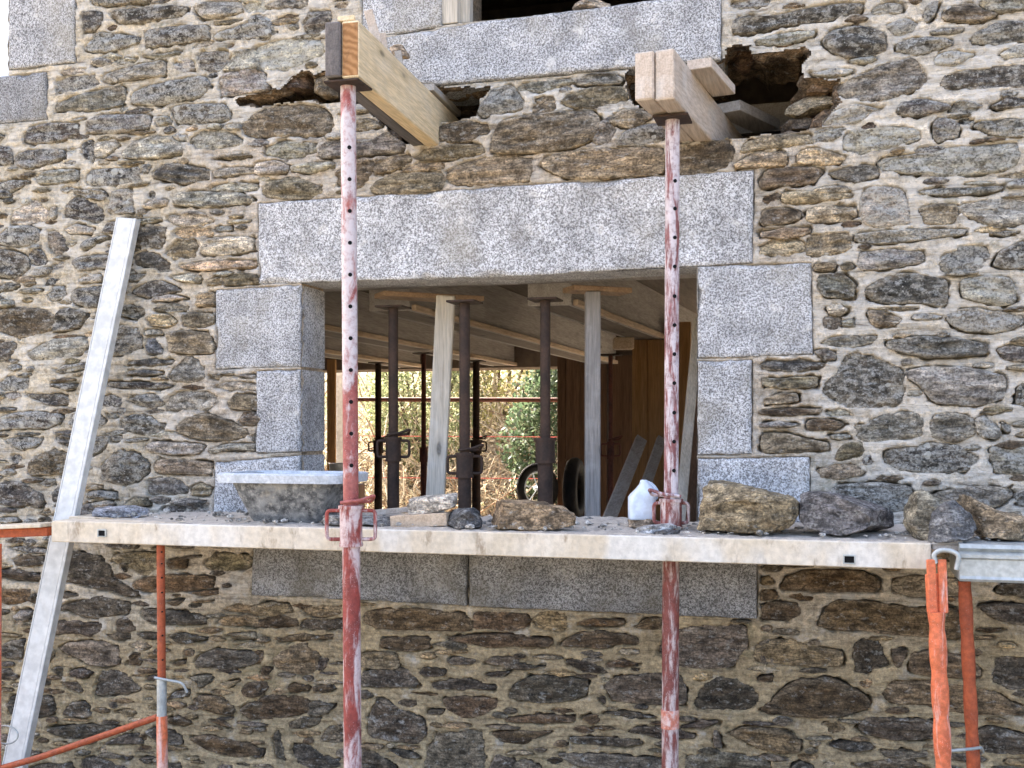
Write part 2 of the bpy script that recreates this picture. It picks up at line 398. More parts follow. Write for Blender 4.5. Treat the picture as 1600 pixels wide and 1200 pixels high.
M['dark_room'] = m_plain('dark_plaster', (0.20, 0.155, 0.12), (0.13, 0.10, 0.08), 3, 0.9)
M['string'] = m_plain('red_string', (0.75, 0.16, 0.14), (0.65, 0.12, 0.1), 5, 0.8)
# outlines of the stones on the wall face, grouped by survey tile: first letter = kind of stone
TILES = {
(0,0): """k 560 -30 950 -30 940 15 800 25 700 40 600 35
k 525 80 640 85 640 160 600 195 530 200
k 700 80 850 60 1100 40 1190 50 1150 100 950 130 850 155 750 150
g 1225 40 1290 20 1500 15 1520 70 1400 110 1270 115 1230 70
l 1530 30 1640 0 1660 60 1545 75
k 580 250 610 210 750 215 880 235 870 270 720 320 600 330 525 310
k 910 200 1000 180 1160 160 1310 165 1310 250 1150 270 930 300
k 1340 245 1380 200 1530 160 1680 140 1700 230 1500 250
g 720 372 850 368 830 392 720 392
l 580 380 680 370 690 400 590 405
g 890 350 1010 345 1130 320 1130 342 950 367
d 1250 330 1430 320 1440 380 1340 440 1250 420
l 1470 330 1600 320 1600 430 1390 440 1450 380
g 1090 400 1200 380 1210 435 1100 445
g 660 470 720 450 920 400 1040 385 1040 475 880 490 700 525 650 500
k 340 500 480 480 600 465 620 530 500 555 370 575
l 380 450 480 430 540 425 530 450 400 470
d 360 640 450 605 700 550 790 545 780 660 600 685 440 690 340 700
k 830 580 900 545 1080 510 1280 475 1325 540 1240 610 1000 655 830 655
g 1370 490 1440 450 1640 440 1680 560 1470 590 1385 600
k 1070 680 1160 655 1400 650 1440 700 1430 745 1280 770 1110 775
k 150 840 190 795 330 775 490 770 495 830 380 880 200 900 150 880
d 545 760 620 720 800 715 940 720 945 800 780 830 550 835
l 985 740 1050 730 1080 770 990 790
k -20 840 35 855 0 880
l 1420 790 1500 780 1500 810 1430 810
o 1510 790 1550 720 1640 685 1760 660 1990 660 2060 730 2070 790 2000 845 1620 855 1530 830
k 515 900 570 880 590 960 570 1010 520 960
l 600 900 740 890 740 920 640 980 600 980
l 770 950 850 880 1000 850 1130 890 1150 960 950 990 770 990
g 1090 850 1165 830 1170 870 1110 880
l 1180 880 1250 820 1390 815 1510 880 1480 910 1230 925
d 110 980 180 940 390 935 410 985 300 1030 170 1055 110 1030
k -20 920 75 930 80 1020 -20 1040
g 240 1110 300 1070 490 1060 490 1130 340 1145 250 1150
k 540 1100 560 1060 780 1060 860 1040 890 1130 620 1160 550 1150
g 895 1040 935 1030 930 1080 900 1085
k 970 1070 1000 1030 1140 1030 1310 1060 1310 1120 1150 1150 960 1110
g 1340 1075 1400 1050 1600 1050 1590 1080 1350 1110
o 1330 990 1500 970 1590 975 1500 998
k -20 1150 100 1130 200 1130 120 1180 50 1210 -20 1210
l 1310 1160 1600 1140 1600 1190 1300 1190""",
(0,300): """k -20 0 65 0 60 30 -20 35
l 80 120 130 80 210 50 300 110 290 170 180 195 70 190
g 320 100 355 95 360 150 325 165
k 405 130 440 60 480 40 600 80 645 130 640 170 590 185 500 160 410 155
g 460 -10 650 -10 670 30 640 55 560 35 480 15
d 680 100 720 -10 830 -10 840 130 690 135
l 900 90 960 50 1050 50 1040 85 920 105
g 1100 10 1220 0 1500 0 1600 50 1550 75 1270 95 1090 80
k -20 280 60 225 190 210 250 240 245 300 190 335 60 340 -20 320
d 290 260 350 255 395 300 410 360 360 405 310 350
l 410 230 480 205 590 225 570 260 430 260
k 640 250 680 195 725 185 720 250 660 255
k 510 350 530 300 620 275 690 280 620 310 570 345 520 360
k 840 340 860 235 1000 215 1040 225 1020 320 990 350 880 335
l 880 180 1000 160 1020 175 880 210
l 1040 150 1250 130 1340 180 1200 210 1090 200
t 1090 250 1140 230 1330 230 1330 270 1200 280 1100 275
o 1045 370 1100 300 1200 300 1235 340 1225 400 1090 415 1050 395
g 1350 220 1440 210 1450 240 1360 245
l 1260 310 1300 290 1580 280 1590 370 1380 395 1270 395
k -20 360 80 370 170 400 190 460 150 510 90 540 -20 530
k 180 380 250 360 280 410 270 450 205 445
k 450 440 490 410 690 390 680 480 600 475 490 495
g 200 510 240 480 320 475 300 520 220 530
g 330 460 390 440 400 470 330 475
k 830 400 910 375 960 390 1060 450 1060 490 1000 500 960 470 860 460
k 805 550 830 515 915 515 880 545 830 560
t 1120 470 1250 440 1600 425 1600 470 1300 490 1180 485
l 1060 530 1180 515 1260 530 1240 570 1140 560
o 1290 560 1370 530 1385 575 1310 585
o 1405 540 1500 510 1600 520 1620 570 1500 580 1405 580
k 815 620 900 580 1000 565 1080 590 1130 620 1020 638 920 655 830 635
l 500 540 630 510 640 560 510 570
k 280 580 300 555 370 545 330 572
d 300 640 330 595 400 590 410 640 370 680 320 670
k -20 590 60 570 130 580 80 610 -20 625
k 450 650 480 610 645 590 620 725 560 720 470 690
g -20 680 80 675 90 710 -20 720
t 1225 640 1340 630 1345 710 1230 715
l 960 655 1100 645 1170 665 950 685
g 960 725 1080 703 1180 712 1150 742 980 742
k 755 720 800 710 890 720 905 760 860 790 750 770
b -20 740 100 730 280 740 340 775 300 860 200 890 120 910 -20 850
k 325 870 380 740 440 730 550 760 500 845 380 870
t 930 790 980 765 1060 775 1110 815 1050 840 960 835
o 1140 770 1200 755 1340 760 1340 820 1250 845 1150 830
d 700 1020 740 830 860 850 890 960 850 985 760 1020
l 910 868 1010 863 1010 890 910 895
u 915 920 960 915 1010 970 1010 1015 930 1010
o 1045 880 1150 870 1300 880 1340 970 1330 1010 1150 1010 1060 990
k -20 960 60 940 95 950 60 1030 -20 1060
g 175 1010 280 950 380 915 540 910 550 970 470 1020 340 1035 220 1050
k 800 1060 870 1050 1090 1050 1080 1070 930 1080 800 1080
d 1060 1150 1120 1080 1170 1040 1230 1060 1280 1140 1250 1175 1100 1180
d 350 1120 400 1090 530 1070 540 1100 380 1135
k 50 1100 100 1080 140 1100 100 1120
d 800 1140 820 1115 1000 1120 1020 1135 940 1147
d 0 1200 40 1160 170 1160 180 1210 150 1235 30 1235
o 1310 1140 1400 1142 1380 1162
g 1480 1145 1600 1143 1590 1167""",
(0,600): """k 320 0 480 0 475 30 420 40 330 15
k 650 5 700 -15 1000 -5 1090 10 1000 30 850 30 700 20
k 165 65 220 55 410 70 430 120 350 130 260 110
k 635 90 700 75 765 100 755 140 640 135
d 800 100 860 70 980 65 1025 115 960 155 850 130
g 1035 130 1070 70 1200 40 1330 60 1370 110 1300 160 1060 170
g 1340 15 1400 -10 1600 0 1620 40 1430 40
o 1420 110 1480 70 1600 75 1640 120 1560 160 1440 150
k -20 220 90 185 230 170 390 190 380 240 300 280 150 275 -20 290
k 435 270 460 185 620 190 660 230 640 270 540 290
g 660 190 740 178 745 202 690 212
k 755 240 780 200 900 200 1030 260 1030 290 900 310 790 295
l 930 318 1040 300 1090 300 1000 327
o 1110 270 1160 215 1300 185 1500 260 1560 300 1540 330 1420 350 1250 345 1110 300
b 1495 230 1530 175 1600 180 1640 220 1590 255 1510 250
k 1580 320 1640 300 1650 350 1590 355
k 40 345 150 335 270 340 230 390 150 415 80 375
d 350 330 440 325 430 385 370 370
k 570 440 600 340 680 330 690 360 620 420
g 700 330 760 328 760 352 710 352
g 910 390 960 360 1240 370 1280 390 1240 440 960 435
g 1300 420 1380 380 1600 370 1600 420 1460 410 1330 435
k 75 465 100 445 130 465 110 490
b 180 520 220 460 340 410 420 430 400 560 290 565 190 570
k 635 590 650 500 720 430 770 415 880 450 935 510 900 570 860 610 780 630 680 610
o 965 540 990 470 1150 475 1330 490 1320 570 1150 560 990 560
l -20 560 60 530 100 550 60 575
d 915 650 930 600 1060 590 1180 640 1150 680 940 690
o 1190 655 1250 620 1320 640 1310 700 1195 690
k -20 640 40 610 130 620 265 690 255 780 180 750 110 770 -20 740
k 245 622 340 598 330 620 280 632
k 540 690 580 665 720 680 730 720 640 715 560 715
k 330 720 350 660 400 660 400 735 350 740
l 570 745 680 725 720 750 620 772
u 490 780 540 750 640 775 560 830 490 830
u 610 800 660 765 890 775 900 820 780 840 630 835
o 790 750 850 710 920 720 940 760 800 765
d 955 715 1050 713 1040 742 960 742
d 1060 740 1110 720 1290 730 1200 785 1130 760
k 1000 792 1050 765 1160 790 1090 807
g 1200 785 1300 750 1310 800 1210 802
k 150 870 180 845 230 860 190 885
g -20 840 90 830 130 860 20 862
k 640 995 870 1000 840 1030 700 1022
k 65 1020 180 1018 290 1035 280 1060 150 1047
b 80 1100 130 1075 280 1085 260 1130 100 1130
k 410 1150 440 1045 500 1050 620 1080 690 1150 700 1215 600 1230 450 1220
o 690 1100 720 1065 970 1050 990 1150 900 1200 820 1150
k 755 1120 810 1120 790 1180
b 1055 1100 1180 1090 1170 1150 1060 1150
o 1290 1120 1340 1060 1560 1070 1590 1130 1500 1160 1310 1160
k -20 1165 100 1160 260 1190 250 1235 60 1215 -20 1200""",
(0,900): """k 380 0 700 0 770 50 880 120 820 130 720 90 560 60 390 30
b 830 50 900 10 1150 -10 1330 10 1340 70 1200 90 930 105 840 75
b 1200 100 1370 85 1370 115 1250 122
b 0 90 190 90 180 150 80 175 0 160
k 370 100 490 122 400 138
k 355 210 440 170 650 130 810 170 790 235 650 250 560 255 420 215
k 180 140 230 118 220 165
k 885 245 890 205 1000 215 1200 235 1300 260 1290 300 1040 300 940 290
b 1040 160 1150 153 1100 182
o 1400 200 1480 175 1600 180 1620 230 1450 220
o 1360 290 1420 250 1600 250 1620 310 1440 310
u 90 250 140 215 210 220 190 275 110 275
k 330 370 370 275 430 290 630 300 630 330 560 375 480 350
k 735 340 740 280 800 270 840 330 780 345
d 650 365 820 363 800 392 700 387
k 860 358 980 358 980 397 890 377
k 1050 380 1110 355 1300 390 1210 410 1120 420
d 1415 360 1600 350 1600 395 1470 390
k 0 450 90 400 160 400 140 520 60 510 0 490
d 370 450 440 415 640 410 730 440 750 550 660 565 540 540 450 500
g 815 430 870 413 935 440 880 452
b 805 550 830 480 880 480 880 555
g 250 480 310 430 345 470 310 525 260 525
b 1165 470 1205 470 1200 492 1170 492
b 1080 545 1170 528 1160 552
k 1230 540 1260 490 1350 455 1600 480 1620 540 1450 580 1250 570
k 0 590 70 590 110 620 90 645 0 640
k 330 580 395 570 385 625 350 600
k 450 590 500 580 585 600 540 630 455 625
k 580 720 630 600 700 595 790 610 870 710 780 735 600 755
k 385 670 490 660 510 710 500 730 430 700
k 255 650 310 645 310 670 260 675
k 930 630 980 620 975 650 930 650
d 1190 630 1330 625 1320 660 1260 695 1240 660
k 1050 770 1090 730 1180 710 1180 745 1090 760
k 50 800 80 750 330 750 340 860 250 885 60 860
k 390 860 460 790 530 790 575 870 540 880 420 870
o 720 850 800 835 860 850 830 872
b 1215 790 1250 740 1380 760 1475 830 1440 875 1280 830
b 1500 840 1560 790 1640 790 1640 890 1550 890
b 1520 710 1560 670 1640 660 1640 750 1540 740
o 1380 672 1500 652 1430 700
b 1050 890 1110 875 1210 910 1150 930 1070 920
b 1310 908 1390 900 1460 950 1370 930
k 290 960 350 945 500 935 740 935 600 1010 400 1015
k 650 1050 750 1000 870 980 905 1050 790 1042
k 920 970 970 945 1130 1000 1140 1050 1060 1050 960 1010
b 1190 1010 1300 990 1600 1060 1640 1110 1500 1130 1290 1080
k 160 1070 260 1108 150 1122
k 740 1120 830 1133 800 1152
k 870 1140 970 1130 930 1165
k 520 1150 580 1140 800 1200 800 1260 520 1260
k 200 1190 440 1170 470 1250 180 1250
k 1060 1165 1140 1170 1130 1250 1060 1250""",
(400,0): """g 55 30 150 10 320 5 330 35 200 55 70 50
k -30 100 40 90 100 160 135 205 80 230 -40 245 -60 180
d 290 150 340 75 470 70 460 170 400 195 330 205
l 0 290 100 260 400 250 410 330 250 410 60 440 -30 400
d 390 970 420 900 560 870 720 880 820 825 930 900 930 945 700 965 420 990
o 625 760 700 740 790 790 700 810 630 815
l 60 920 120 890 360 890 370 940 200 990 70 970
g 0 1020 150 1010 210 1040 190 1080 0 1095
l 220 1040 480 1010 490 1040 340 1080 230 1070
o 500 1080 640 990 730 1010 720 1080 640 1170 520 1150
o 740 1050 760 1000 960 960 970 1000 900 1050 760 1090
o 960 1040 1150 1010 1160 1050 1000 1070 900 1075
o 720 1190 760 1130 900 1085 1150 1078 1170 1110 1150 1190 800 1215
o 990 990 1060 940 1300 900 1420 910 1430 960 1250 990 1050 1010
b 1150 790 1300 765 1440 770 1450 820 1330 880 1170 880 1150 850
o 1475 950 1490 830 1540 760 1700 725 2100 690 2150 740 2140 810 2090 880 1950 930 1700 955 1480 960
g 1390 710 1420 640 1490 560 1600 540 1640 590 1680 640 1660 690 1500 710 1420 735
o 1190 1130 1200 1060 1300 1020 1600 970 1720 990 1710 1130 1500 1150 1250 1150
o 40 1180 100 1130 260 1115 400 1170 400 1210 300 1240 60 1230""",
(800,0): """g 20 560 60 525 200 510 370 495 380 520 150 572
d 400 505 480 470 640 465 690 490 680 525 550 530 410 532
o 130 690 140 620 190 590 240 600 275 680 150 710
o 320 640 360 590 540 550 690 545 720 620 640 645 400 675
o 620 740 700 690 850 700 880 740 750 800 630 780
d 650 890 700 830 830 790 940 770 960 870 800 900 660 905
g 510 870 560 770 610 740 640 820 600 880 540 900
o 180 1040 220 980 400 940 800 915 950 930 950 1085 700 1105 370 1125 270 1090
b 990 1040 1010 930 1200 890 1360 890 1385 960 1330 1040 1150 1075 1000 1080
g 1050 842 1110 832 1110 885 1060 890
t 1440 930 1470 880 1700 850 1860 845 1870 900 1600 925 1450 955
t 1390 1030 1500 970 1700 945 1720 1030 1560 1045 1400 1050
t 1780 1020 1790 960 1880 930 2090 990 2040 1030 1850 1030
b 1550 1130 1600 1060 1850 1050 1950 1070 1880 1150 1700 1160 1560 1180
k 1380 10 1600 0 1600 40 1450 60 1380 40
k 1370 150 1420 110 1600 105 1700 90 1850 55 2050 20 2200 20 2195 70 1950 130 1700 155 1480 215 1380 205
l 1520 260 1600 225 1750 200 1890 195 1880 230 1700 275 1530 280""",
(1200,0): """k 340 270 370 220 420 175 600 170 720 210 740 310 660 345 520 360 400 330
l 510 378 640 358 680 370 620 397 530 397
g 650 70 690 40 770 20 840 30 830 80 740 80 660 95
g 735 160 870 125 930 150 910 190 800 205
k 965 100 1010 30 1065 15 1050 70 1000 135
b 1080 100 1150 50 1260 30 1340 70 1440 92 1330 135 1090 130
g 1320 20 1400 -20 1640 -20 1640 50 1450 80 1370 60
k 800 280 880 245 1010 230 1150 260 1140 290 1050 310 940 345 810 320
l 1040 400 1080 340 1200 330 1290 340 1150 400
d 1280 240 1320 200 1450 150 1640 140 1640 240 1450 260 1290 260
l 1470 330 1600 290 1640 330 1500 360
g 430 570 460 520 700 430 880 370 940 410 990 490 960 540 720 620 500 620
l 260 460 420 430 530 440 480 470 300 475
k 1080 540 1110 470 1270 435 1640 400 1640 540 1300 545 1100 560
d 810 700 830 640 980 620 1090 650 1150 672 1100 692 950 725 850 720
d 1160 665 1200 640 1340 660 1250 700 1150 692
k 1390 670 1500 620 1640 620 1640 660 1440 685
g 360 770 420 700 520 665 720 680 640 700 580 745 400 775
d 1030 840 1040 770 1090 740 1190 780 1190 850 1060 885
d 1280 790 1330 765 1640 745 1640 860 1400 845
g 280 880 310 820 480 800 450 850 360 880
l 460 900 500 830 720 805 900 800 970 850 900 890 780 920 590 965 470 930
g 690 1030 720 990 960 960 1200 930 1560 890 1550 1020 1450 1070 1200 1085 1000 1090 720 1060
d 380 1085 480 1060 600 1040 680 1045 680 1100 550 1130 420 1100
l 290 1190 450 1160 500 1180 480 1205 300 1205
k 1500 1145 1640 1110 1640 1160 1500 1172
d 930 1205 1050 1180 1250 1175 1480 1160 1450 1195 1200 1222 980 1220
l 590 1230 640 1175 820 1180 860 1260 880 1390 700 1410 600 1390""",
(1200,300): """b -40 30 60 0 65 40 0 70 -40 60
t 85 20 110 0 520 5 520 35 400 50 130 75 90 60
b -40 120 60 105 200 110 205 170 100 195 -40 210
t 240 120 280 95 540 95 555 150 500 180 250 190
t -40 250 100 230 260 225 265 250 180 285 -40 285
t -40 340 50 295 205 305 215 370 100 400 -40 390
o 235 330 265 270 500 260 520 340 430 385 300 395 242 390
g 535 290 560 260 900 235 1240 235 1240 265 950 300 700 325 560 315
o 960 100 1170 80 1180 130 1160 180 1000 190 970 140
g 1190 90 1300 60 1640 50 1640 200 1400 200 1230 140
k 1380 258 1580 248 1480 272
g 560 450 580 380 760 360 970 370 970 440 820 465 590 490
k 1085 470 1100 400 1200 340 1360 335 1380 400 1330 470 1200 490 1100 485
k 1410 460 1440 390 1540 330 1650 310 1650 480 1480 470
o 285 480 310 450 420 450 410 490 300 495
o 450 460 520 450 530 475 470 487
d 315 600 320 530 460 515 545 580 530 660 350 655
k 605 620 640 580 730 530 840 510 980 525 1120 550 1120 710 1060 715 950 690 720 695 640 670
g 1205 560 1230 540 1500 535 1540 600 1550 690 1450 710 1220 660
d 340 800 370 780 440 790 440 850 360 840
l 370 720 440 700 500 740 450 770 380 760
g 460 810 530 800 540 840 470 842
o 620 740 700 750 830 790 790 840 660 840
g 1110 790 1200 730 1330 735 1590 770 1600 820 1450 880 1250 870 1150 830
g 340 940 420 910 680 900 640 950 400 962
d 735 940 920 905 1100 910 1370 950 1360 1020 1000 1035 850 1010 750 975
k 290 1000 360 985 420 1010 420 1050 350 1050
d 1430 980 1520 960 1640 980 1640 1060 1480 1050
k -60 1090 0 1060 150 1050 350 1070 340 1100 180 1115 -40 1110
k 340 1220 420 1140 480 1040 560 1010 700 1050 830 1120 840 1250 820 1330 500 1330 340 1260
g 860 1120 980 1095 1250 1100 1480 1150 1480 1290 1320 1335 1040 1320 950 1210 870 1160
o -30 1160 90 1170 310 1150 300 1220 100 1228 -30 1215
k 1560 1230 1640 1190 1640 1330 1550 1320""",
(1200,600): """o -20 90 60 65 180 60 190 110 80 120 -20 125
b -60 165 100 155 340 155 320 185 100 195 -60 190
g 360 180 450 163 530 190 400 197
g -60 250 40 235 200 250 150 267 -40 272
b 240 250 270 225 400 225 480 250 430 285 260 295
g 385 318 500 316 510 337 400 342
d 600 260 700 210 870 180 950 200 950 320 850 330 640 360 560 330 550 250
d 1030 270 1060 200 1180 190 1280 230 1285 310 1170 350 1040 330
g 1295 220 1350 200 1400 240 1460 300 1420 345 1330 320 1300 260
k 1460 230 1490 240 1520 300 1480 300
o -40 430 -40 310 100 310 280 350 380 370 370 415 150 425
o 430 460 470 390 570 365 585 420 560 455 460 470
k 605 470 640 458 640 492 610 492
k 735 490 760 410 900 400 1050 375 1200 390 1310 460 1290 500 1220 545 1000 550 850 540
d 1410 480 1400 400 1480 400 1640 405 1640 565 1430 545
o 310 540 400 510 520 500 590 550 560 570 350 585
d 380 700 420 630 700 620 900 640 880 790 600 800 400 790
d 1030 700 1080 670 1300 640 1500 640 1530 700 1400 780 1100 760
d 1550 700 1640 660 1640 750 1570 740""",
(1200,900): """b 80 60 130 0 250 -35 600 -30 700 30 690 100 450 95 100 90
g 780 90 790 20 900 0 1200 20 1200 120 900 125
k 1420 90 1470 50 1640 45 1640 120 1450 115
o -40 10 20 10 30 50 -40 55
o -40 95 40 95 60 140 -40 150
b -40 190 20 165 200 175 200 240 100 275 -40 270
b 310 300 380 180 430 150 600 160 900 200 1180 200 1220 330 1190 390 900 370 600 340 400 340
k 1300 190 1400 175 1640 180 1640 310 1430 270
b 1300 328 1470 328 1380 350
o -100 500 -60 430 0 400 150 400 300 450 470 470 460 570 300 565 100 545 -80 530
k 545 600 550 440 600 405 690 420 745 560 660 570 630 610
d 780 460 870 460 820 570 790 540
o 880 580 900 480 1060 470 1230 500 1330 580 1320 630 1150 630 900 600
d 1410 600 1440 520 1640 510 1640 690 1500 690 1420 650
b 10 860 30 770 100 700 200 650 400 640 560 720 640 770 620 830 450 880 200 870
o 570 658 640 655 620 684
o 710 730 760 660 1000 665 1400 720 1500 790 1640 830 1600 870 1300 860 1000 810 780 800
b 330 935 400 920 490 960 400 975
k 560 940 620 885 740 880 1050 910 1060 1020 850 1020 620 990
k 370 1060 470 1035 640 1045 660 1080 530 1090
k 1310 970 1400 950 1640 1000 1640 1110 1340 1100
d 700 1095 1000 1090 1000 1130 760 1135
k 150 1190 200 1165 280 1195 270 1240 150 1240
d 540 1165 900 1150 1000 1200 600 1215""",
(400,900): """o -20 190 100 165 210 180 230 220 100 245 -20 240
b -30 290 130 255 260 265 260 315 130 325 -20 320
k 270 320 320 260 530 275 560 330 330 330
o 280 200 440 190 540 200 520 240 350 245
b 660 280 680 230 800 210 1100 215 1270 240 1340 280 1340 340 1270 345 1000 330 760 330
b 1360 330 1370 230 1600 240 1710 250 1700 310 1600 340
b 105 390 280 370 490 370 480 390 250 402 130 412
b 780 450 790 390 1080 380 1090 450 950 465
b 1180 385 1400 370 1600 370 1860 400 1840 440 1600 435 1440 440 1290 415
o 100 540 200 450 300 435 390 500 390 580 300 610 150 580
k 400 580 405 520 440 525 415 580
o 660 570 670 480 860 475 900 550 880 575
k 650 660 680 595 900 570 970 595 1015 690 850 690 670 690
k 1030 600 1050 570 1185 590 1180 620 1070 625
d 1195 530 1250 505 1380 520 1350 550 1220 552
d 1430 540 1480 505 1640 510 1640 550 1500 557
k 1440 612 1590 595 1540 625 1460 632
k 1080 680 1200 655 1330 655 1490 690 1480 715 1300 700 1130 710
b 190 700 240 675 330 690 320 715 220 725
b 360 690 470 683 490 705 440 725 370 712
b -20 690 70 670 75 700 10 740 -20 725
b 0 800 40 760 250 750 325 780 325 855 200 880 0 885 -80 850
d 338 860 345 780 490 800 440 860 370 870
b 1165 770 1250 755 1500 770 1500 820 1430 860 1310 885 1210 830
k 705 940 720 850 760 775 800 770 900 830 1050 900 1060 1000 1010 1045 850 1030 720 1000
d 1040 1250 1080 1090 1130 990 1300 980 1410 975 1420 1080 1410 1250
b 1480 980 1600 970 1850 975 1700 1020 1560 1040
k 230 1100 240 1045 330 1060 420 1120 530 1160 520 1190 330 1190 270 1160
d 130 1130 110 990 140 960 170 1080 180 1160
d 410 1020 430 960 540 945 540 1030 420 1027
d 210 920 300 890 400 895 370 930 220 950
k 655 1170 660 1080 740 1100 860 1190 860 1250 650 1250
k 830 1080 940 1090 1030 1130 950 1133
k 1460 1210 1500 1120 1600 1140 1640 1190 1640 1250 1460 1250
d 1080 838 1170 838 1160 862 1080 862
b -20 480 30 480 20 530 -20 530
b 40 570 90 580 80 620 40 610
k -20 1090 50 1080 30 1130 -20 1130""",
(800,900): """b -50 250 0 235 90 240 115 280 60 310 -50 310
o 130 280 180 235 330 240 350 310 300 340 140 320
b 410 295 480 265 710 280 680 310 480 315
b 770 320 830 270 940 265 930 325 830 330
b 295 430 400 360 540 345 780 380 800 430 640 425 590 450 400 435
k 340 540 390 515 560 570 590 610 480 600 390 570
b 600 545 680 525 800 545 740 562 610 567
k -40 552 0 530 130 570 220 560 60 582 -40 577
k -20 760 10 680 120 625 320 630 480 655 470 740 380 770 200 790 40 765
d 570 690 650 630 900 610 1050 620 1090 720 1080 800 850 800 640 780 610 730
d 1050 560 930 480 930 400 1050 340 1250 310 1450 320 1460 440 1380 560 1150 570
d 1520 500 1530 430 1600 395 1630 430 1650 500 1600 550
k 1140 800 1180 720 1290 640 1400 650 1550 740 1520 810 1450 835 1200 830
k 545 760 585 755 580 795
b -40 890 150 870 400 880 390 910 200 920 -40 912
b 440 880 540 868 550 900 500 922
k 570 853 700 853 900 880 780 892 640 872
k 1050 940 1180 903 1300 908 1180 947
k 730 980 780 945 1000 950 1150 1010 1000 1020 800 992
k 355 1010 480 1005 790 1020 820 1050 700 1065 380 1045
b -40 1040 0 980 180 980 80 1040
d 270 1110 500 1110 940 1150 940 1200 800 1240 400 1180
d 1100 1130 1300 1110 1600 1150 1600 1250 1100 1250
o 1350 980 1450 950 1600 955 1740 980 1810 1040 1790 1090 1680 1100 1500 1050
b 1560 840 1600 810 1650 800 1640 860
b 1530 640 1640 618 1620 660 1540 657
d 1260 970 1290 970 1310 1070 1270 1060
d 0 1180 80 1150 180 1200 150 1250 0 1250""",
}
# ------------------------------------------------------------------ the stone wall
wall = empty('stone_wall', (-1.2, 0, 0), 'old schist rubble wall with buff lime mortar and granite window dressings', 'wall')

def XZ(pts): return np.array([[*P(a, b)[[0, 2]]] for a, b in pts])
def chaikin(p, it=2, q=0.22):
    p = np.asarray(p, float)
    for _ in range(it):
        n = np.roll(p, -1, 0); p = np.stack([p * (1 - q) + n * q, p * q + n * (1 - q)], 1).reshape(-1, 2)
    return p
def resample(p, n):
    c = np.vstack([p, p[:1]]); L = np.r_[0, np.cumsum(np.linalg.norm(np.diff(c, axis=0), axis=1))]
    t = np.linspace(0, L[-1], n, endpoint=False)
    return np.stack([np.interp(t, L, c[:, 0]), np.interp(t, L, c[:, 1])], 1)
def area(p):
    x, y = p[:, 0], p[:, 1]; return 0.5 * np.sum(x * np.roll(y, -1) - np.roll(x, -1) * y)
def ccw(p): return p if area(p) > 0 else p[::-1]
def sdf(px, pz, poly):
    d2 = np.full(px.shape, 1e9); ins = np.zeros(px.shape, bool)
    a = poly; b = np.roll(poly, -1, 0)
    for (x0, z0), (x1, z1) in zip(a, b):
        ex, ez = x1 - x0, z1 - z0; L = ex * ex + ez * ez + 1e-12
        t = np.clip(((px - x0) * ex + (pz - z0) * ez) / L, 0, 1)
        d2 = np.minimum(d2, (px - x0 - t * ex) ** 2 + (pz - z0 - t * ez) ** 2)
        cr = (z0 > pz) != (z1 > pz)
        if abs(ez) > 1e-12: ins ^= cr & (px < ex * (pz - z0) / ez + x0)
    d = np.sqrt(d2); return np.where(ins, -d, d)

# openings (photograph outlines on the wall face)
WX0, WX1 = P(471, 600)[0], P(1090, 600)[0]; WZ0, WZ1 = 1.19, 2.21
WIN = np.array([[WX0, WZ0], [WX1, WZ0], [WX1, WZ1], [WX0, WZ1]])
HOLE_L = ccw(XZ([(365,165),(368,152),(400,145),(437,136),(457,116),(477,108),(492,117),(507,110),(532,110),(580,116),(640,128),(690,136),(770,133),(768,143),(750,155),(752,170),(745,185),(720,190),(690,194),(686,228),(628,227),(600,200),(570,168),(532,158),(507,165),(487,159),(450,162),(400,168)]))
HOLE_R = ccw(XZ([(972,118),(990,105),(1127,96),(1132,78),(1147,68),(1175,71),(1178,85),(1200,82),(1230,75),(1260,69),(1267,82),(1260,100),(1259,120),(1295,121),(1320,122),(1308,140),(1318,160),(1310,168),(1288,190),(1285,200),(1260,209),(1200,211),(1160,220),(1112,222),(1078,221),(1076,207),(1050,195),(1020,180),(1005,172),(985,160),(975,135)]))
UX0, UX1 = P(691, 20)[0], P(1046, 0)[0]; UZ0, UZ1 = 3.20, 4.25
UP = np.array([[UX0, UZ0], [UX1, UZ0], [UX1, UZ1], [UX0, UZ1]])
SX1 = P(15, 60)[0]; SX0 = SX1 - 0.95; SZ0 = P(5, 121)[2]; SZ1 = 4.25
SIDE = np.array([[SX0, SZ0], [SX1, SZ0], [SX1, SZ1], [SX0, SZ1]])
OPEN = [WIN, HOLE_L, HOLE_R, UP, SIDE]

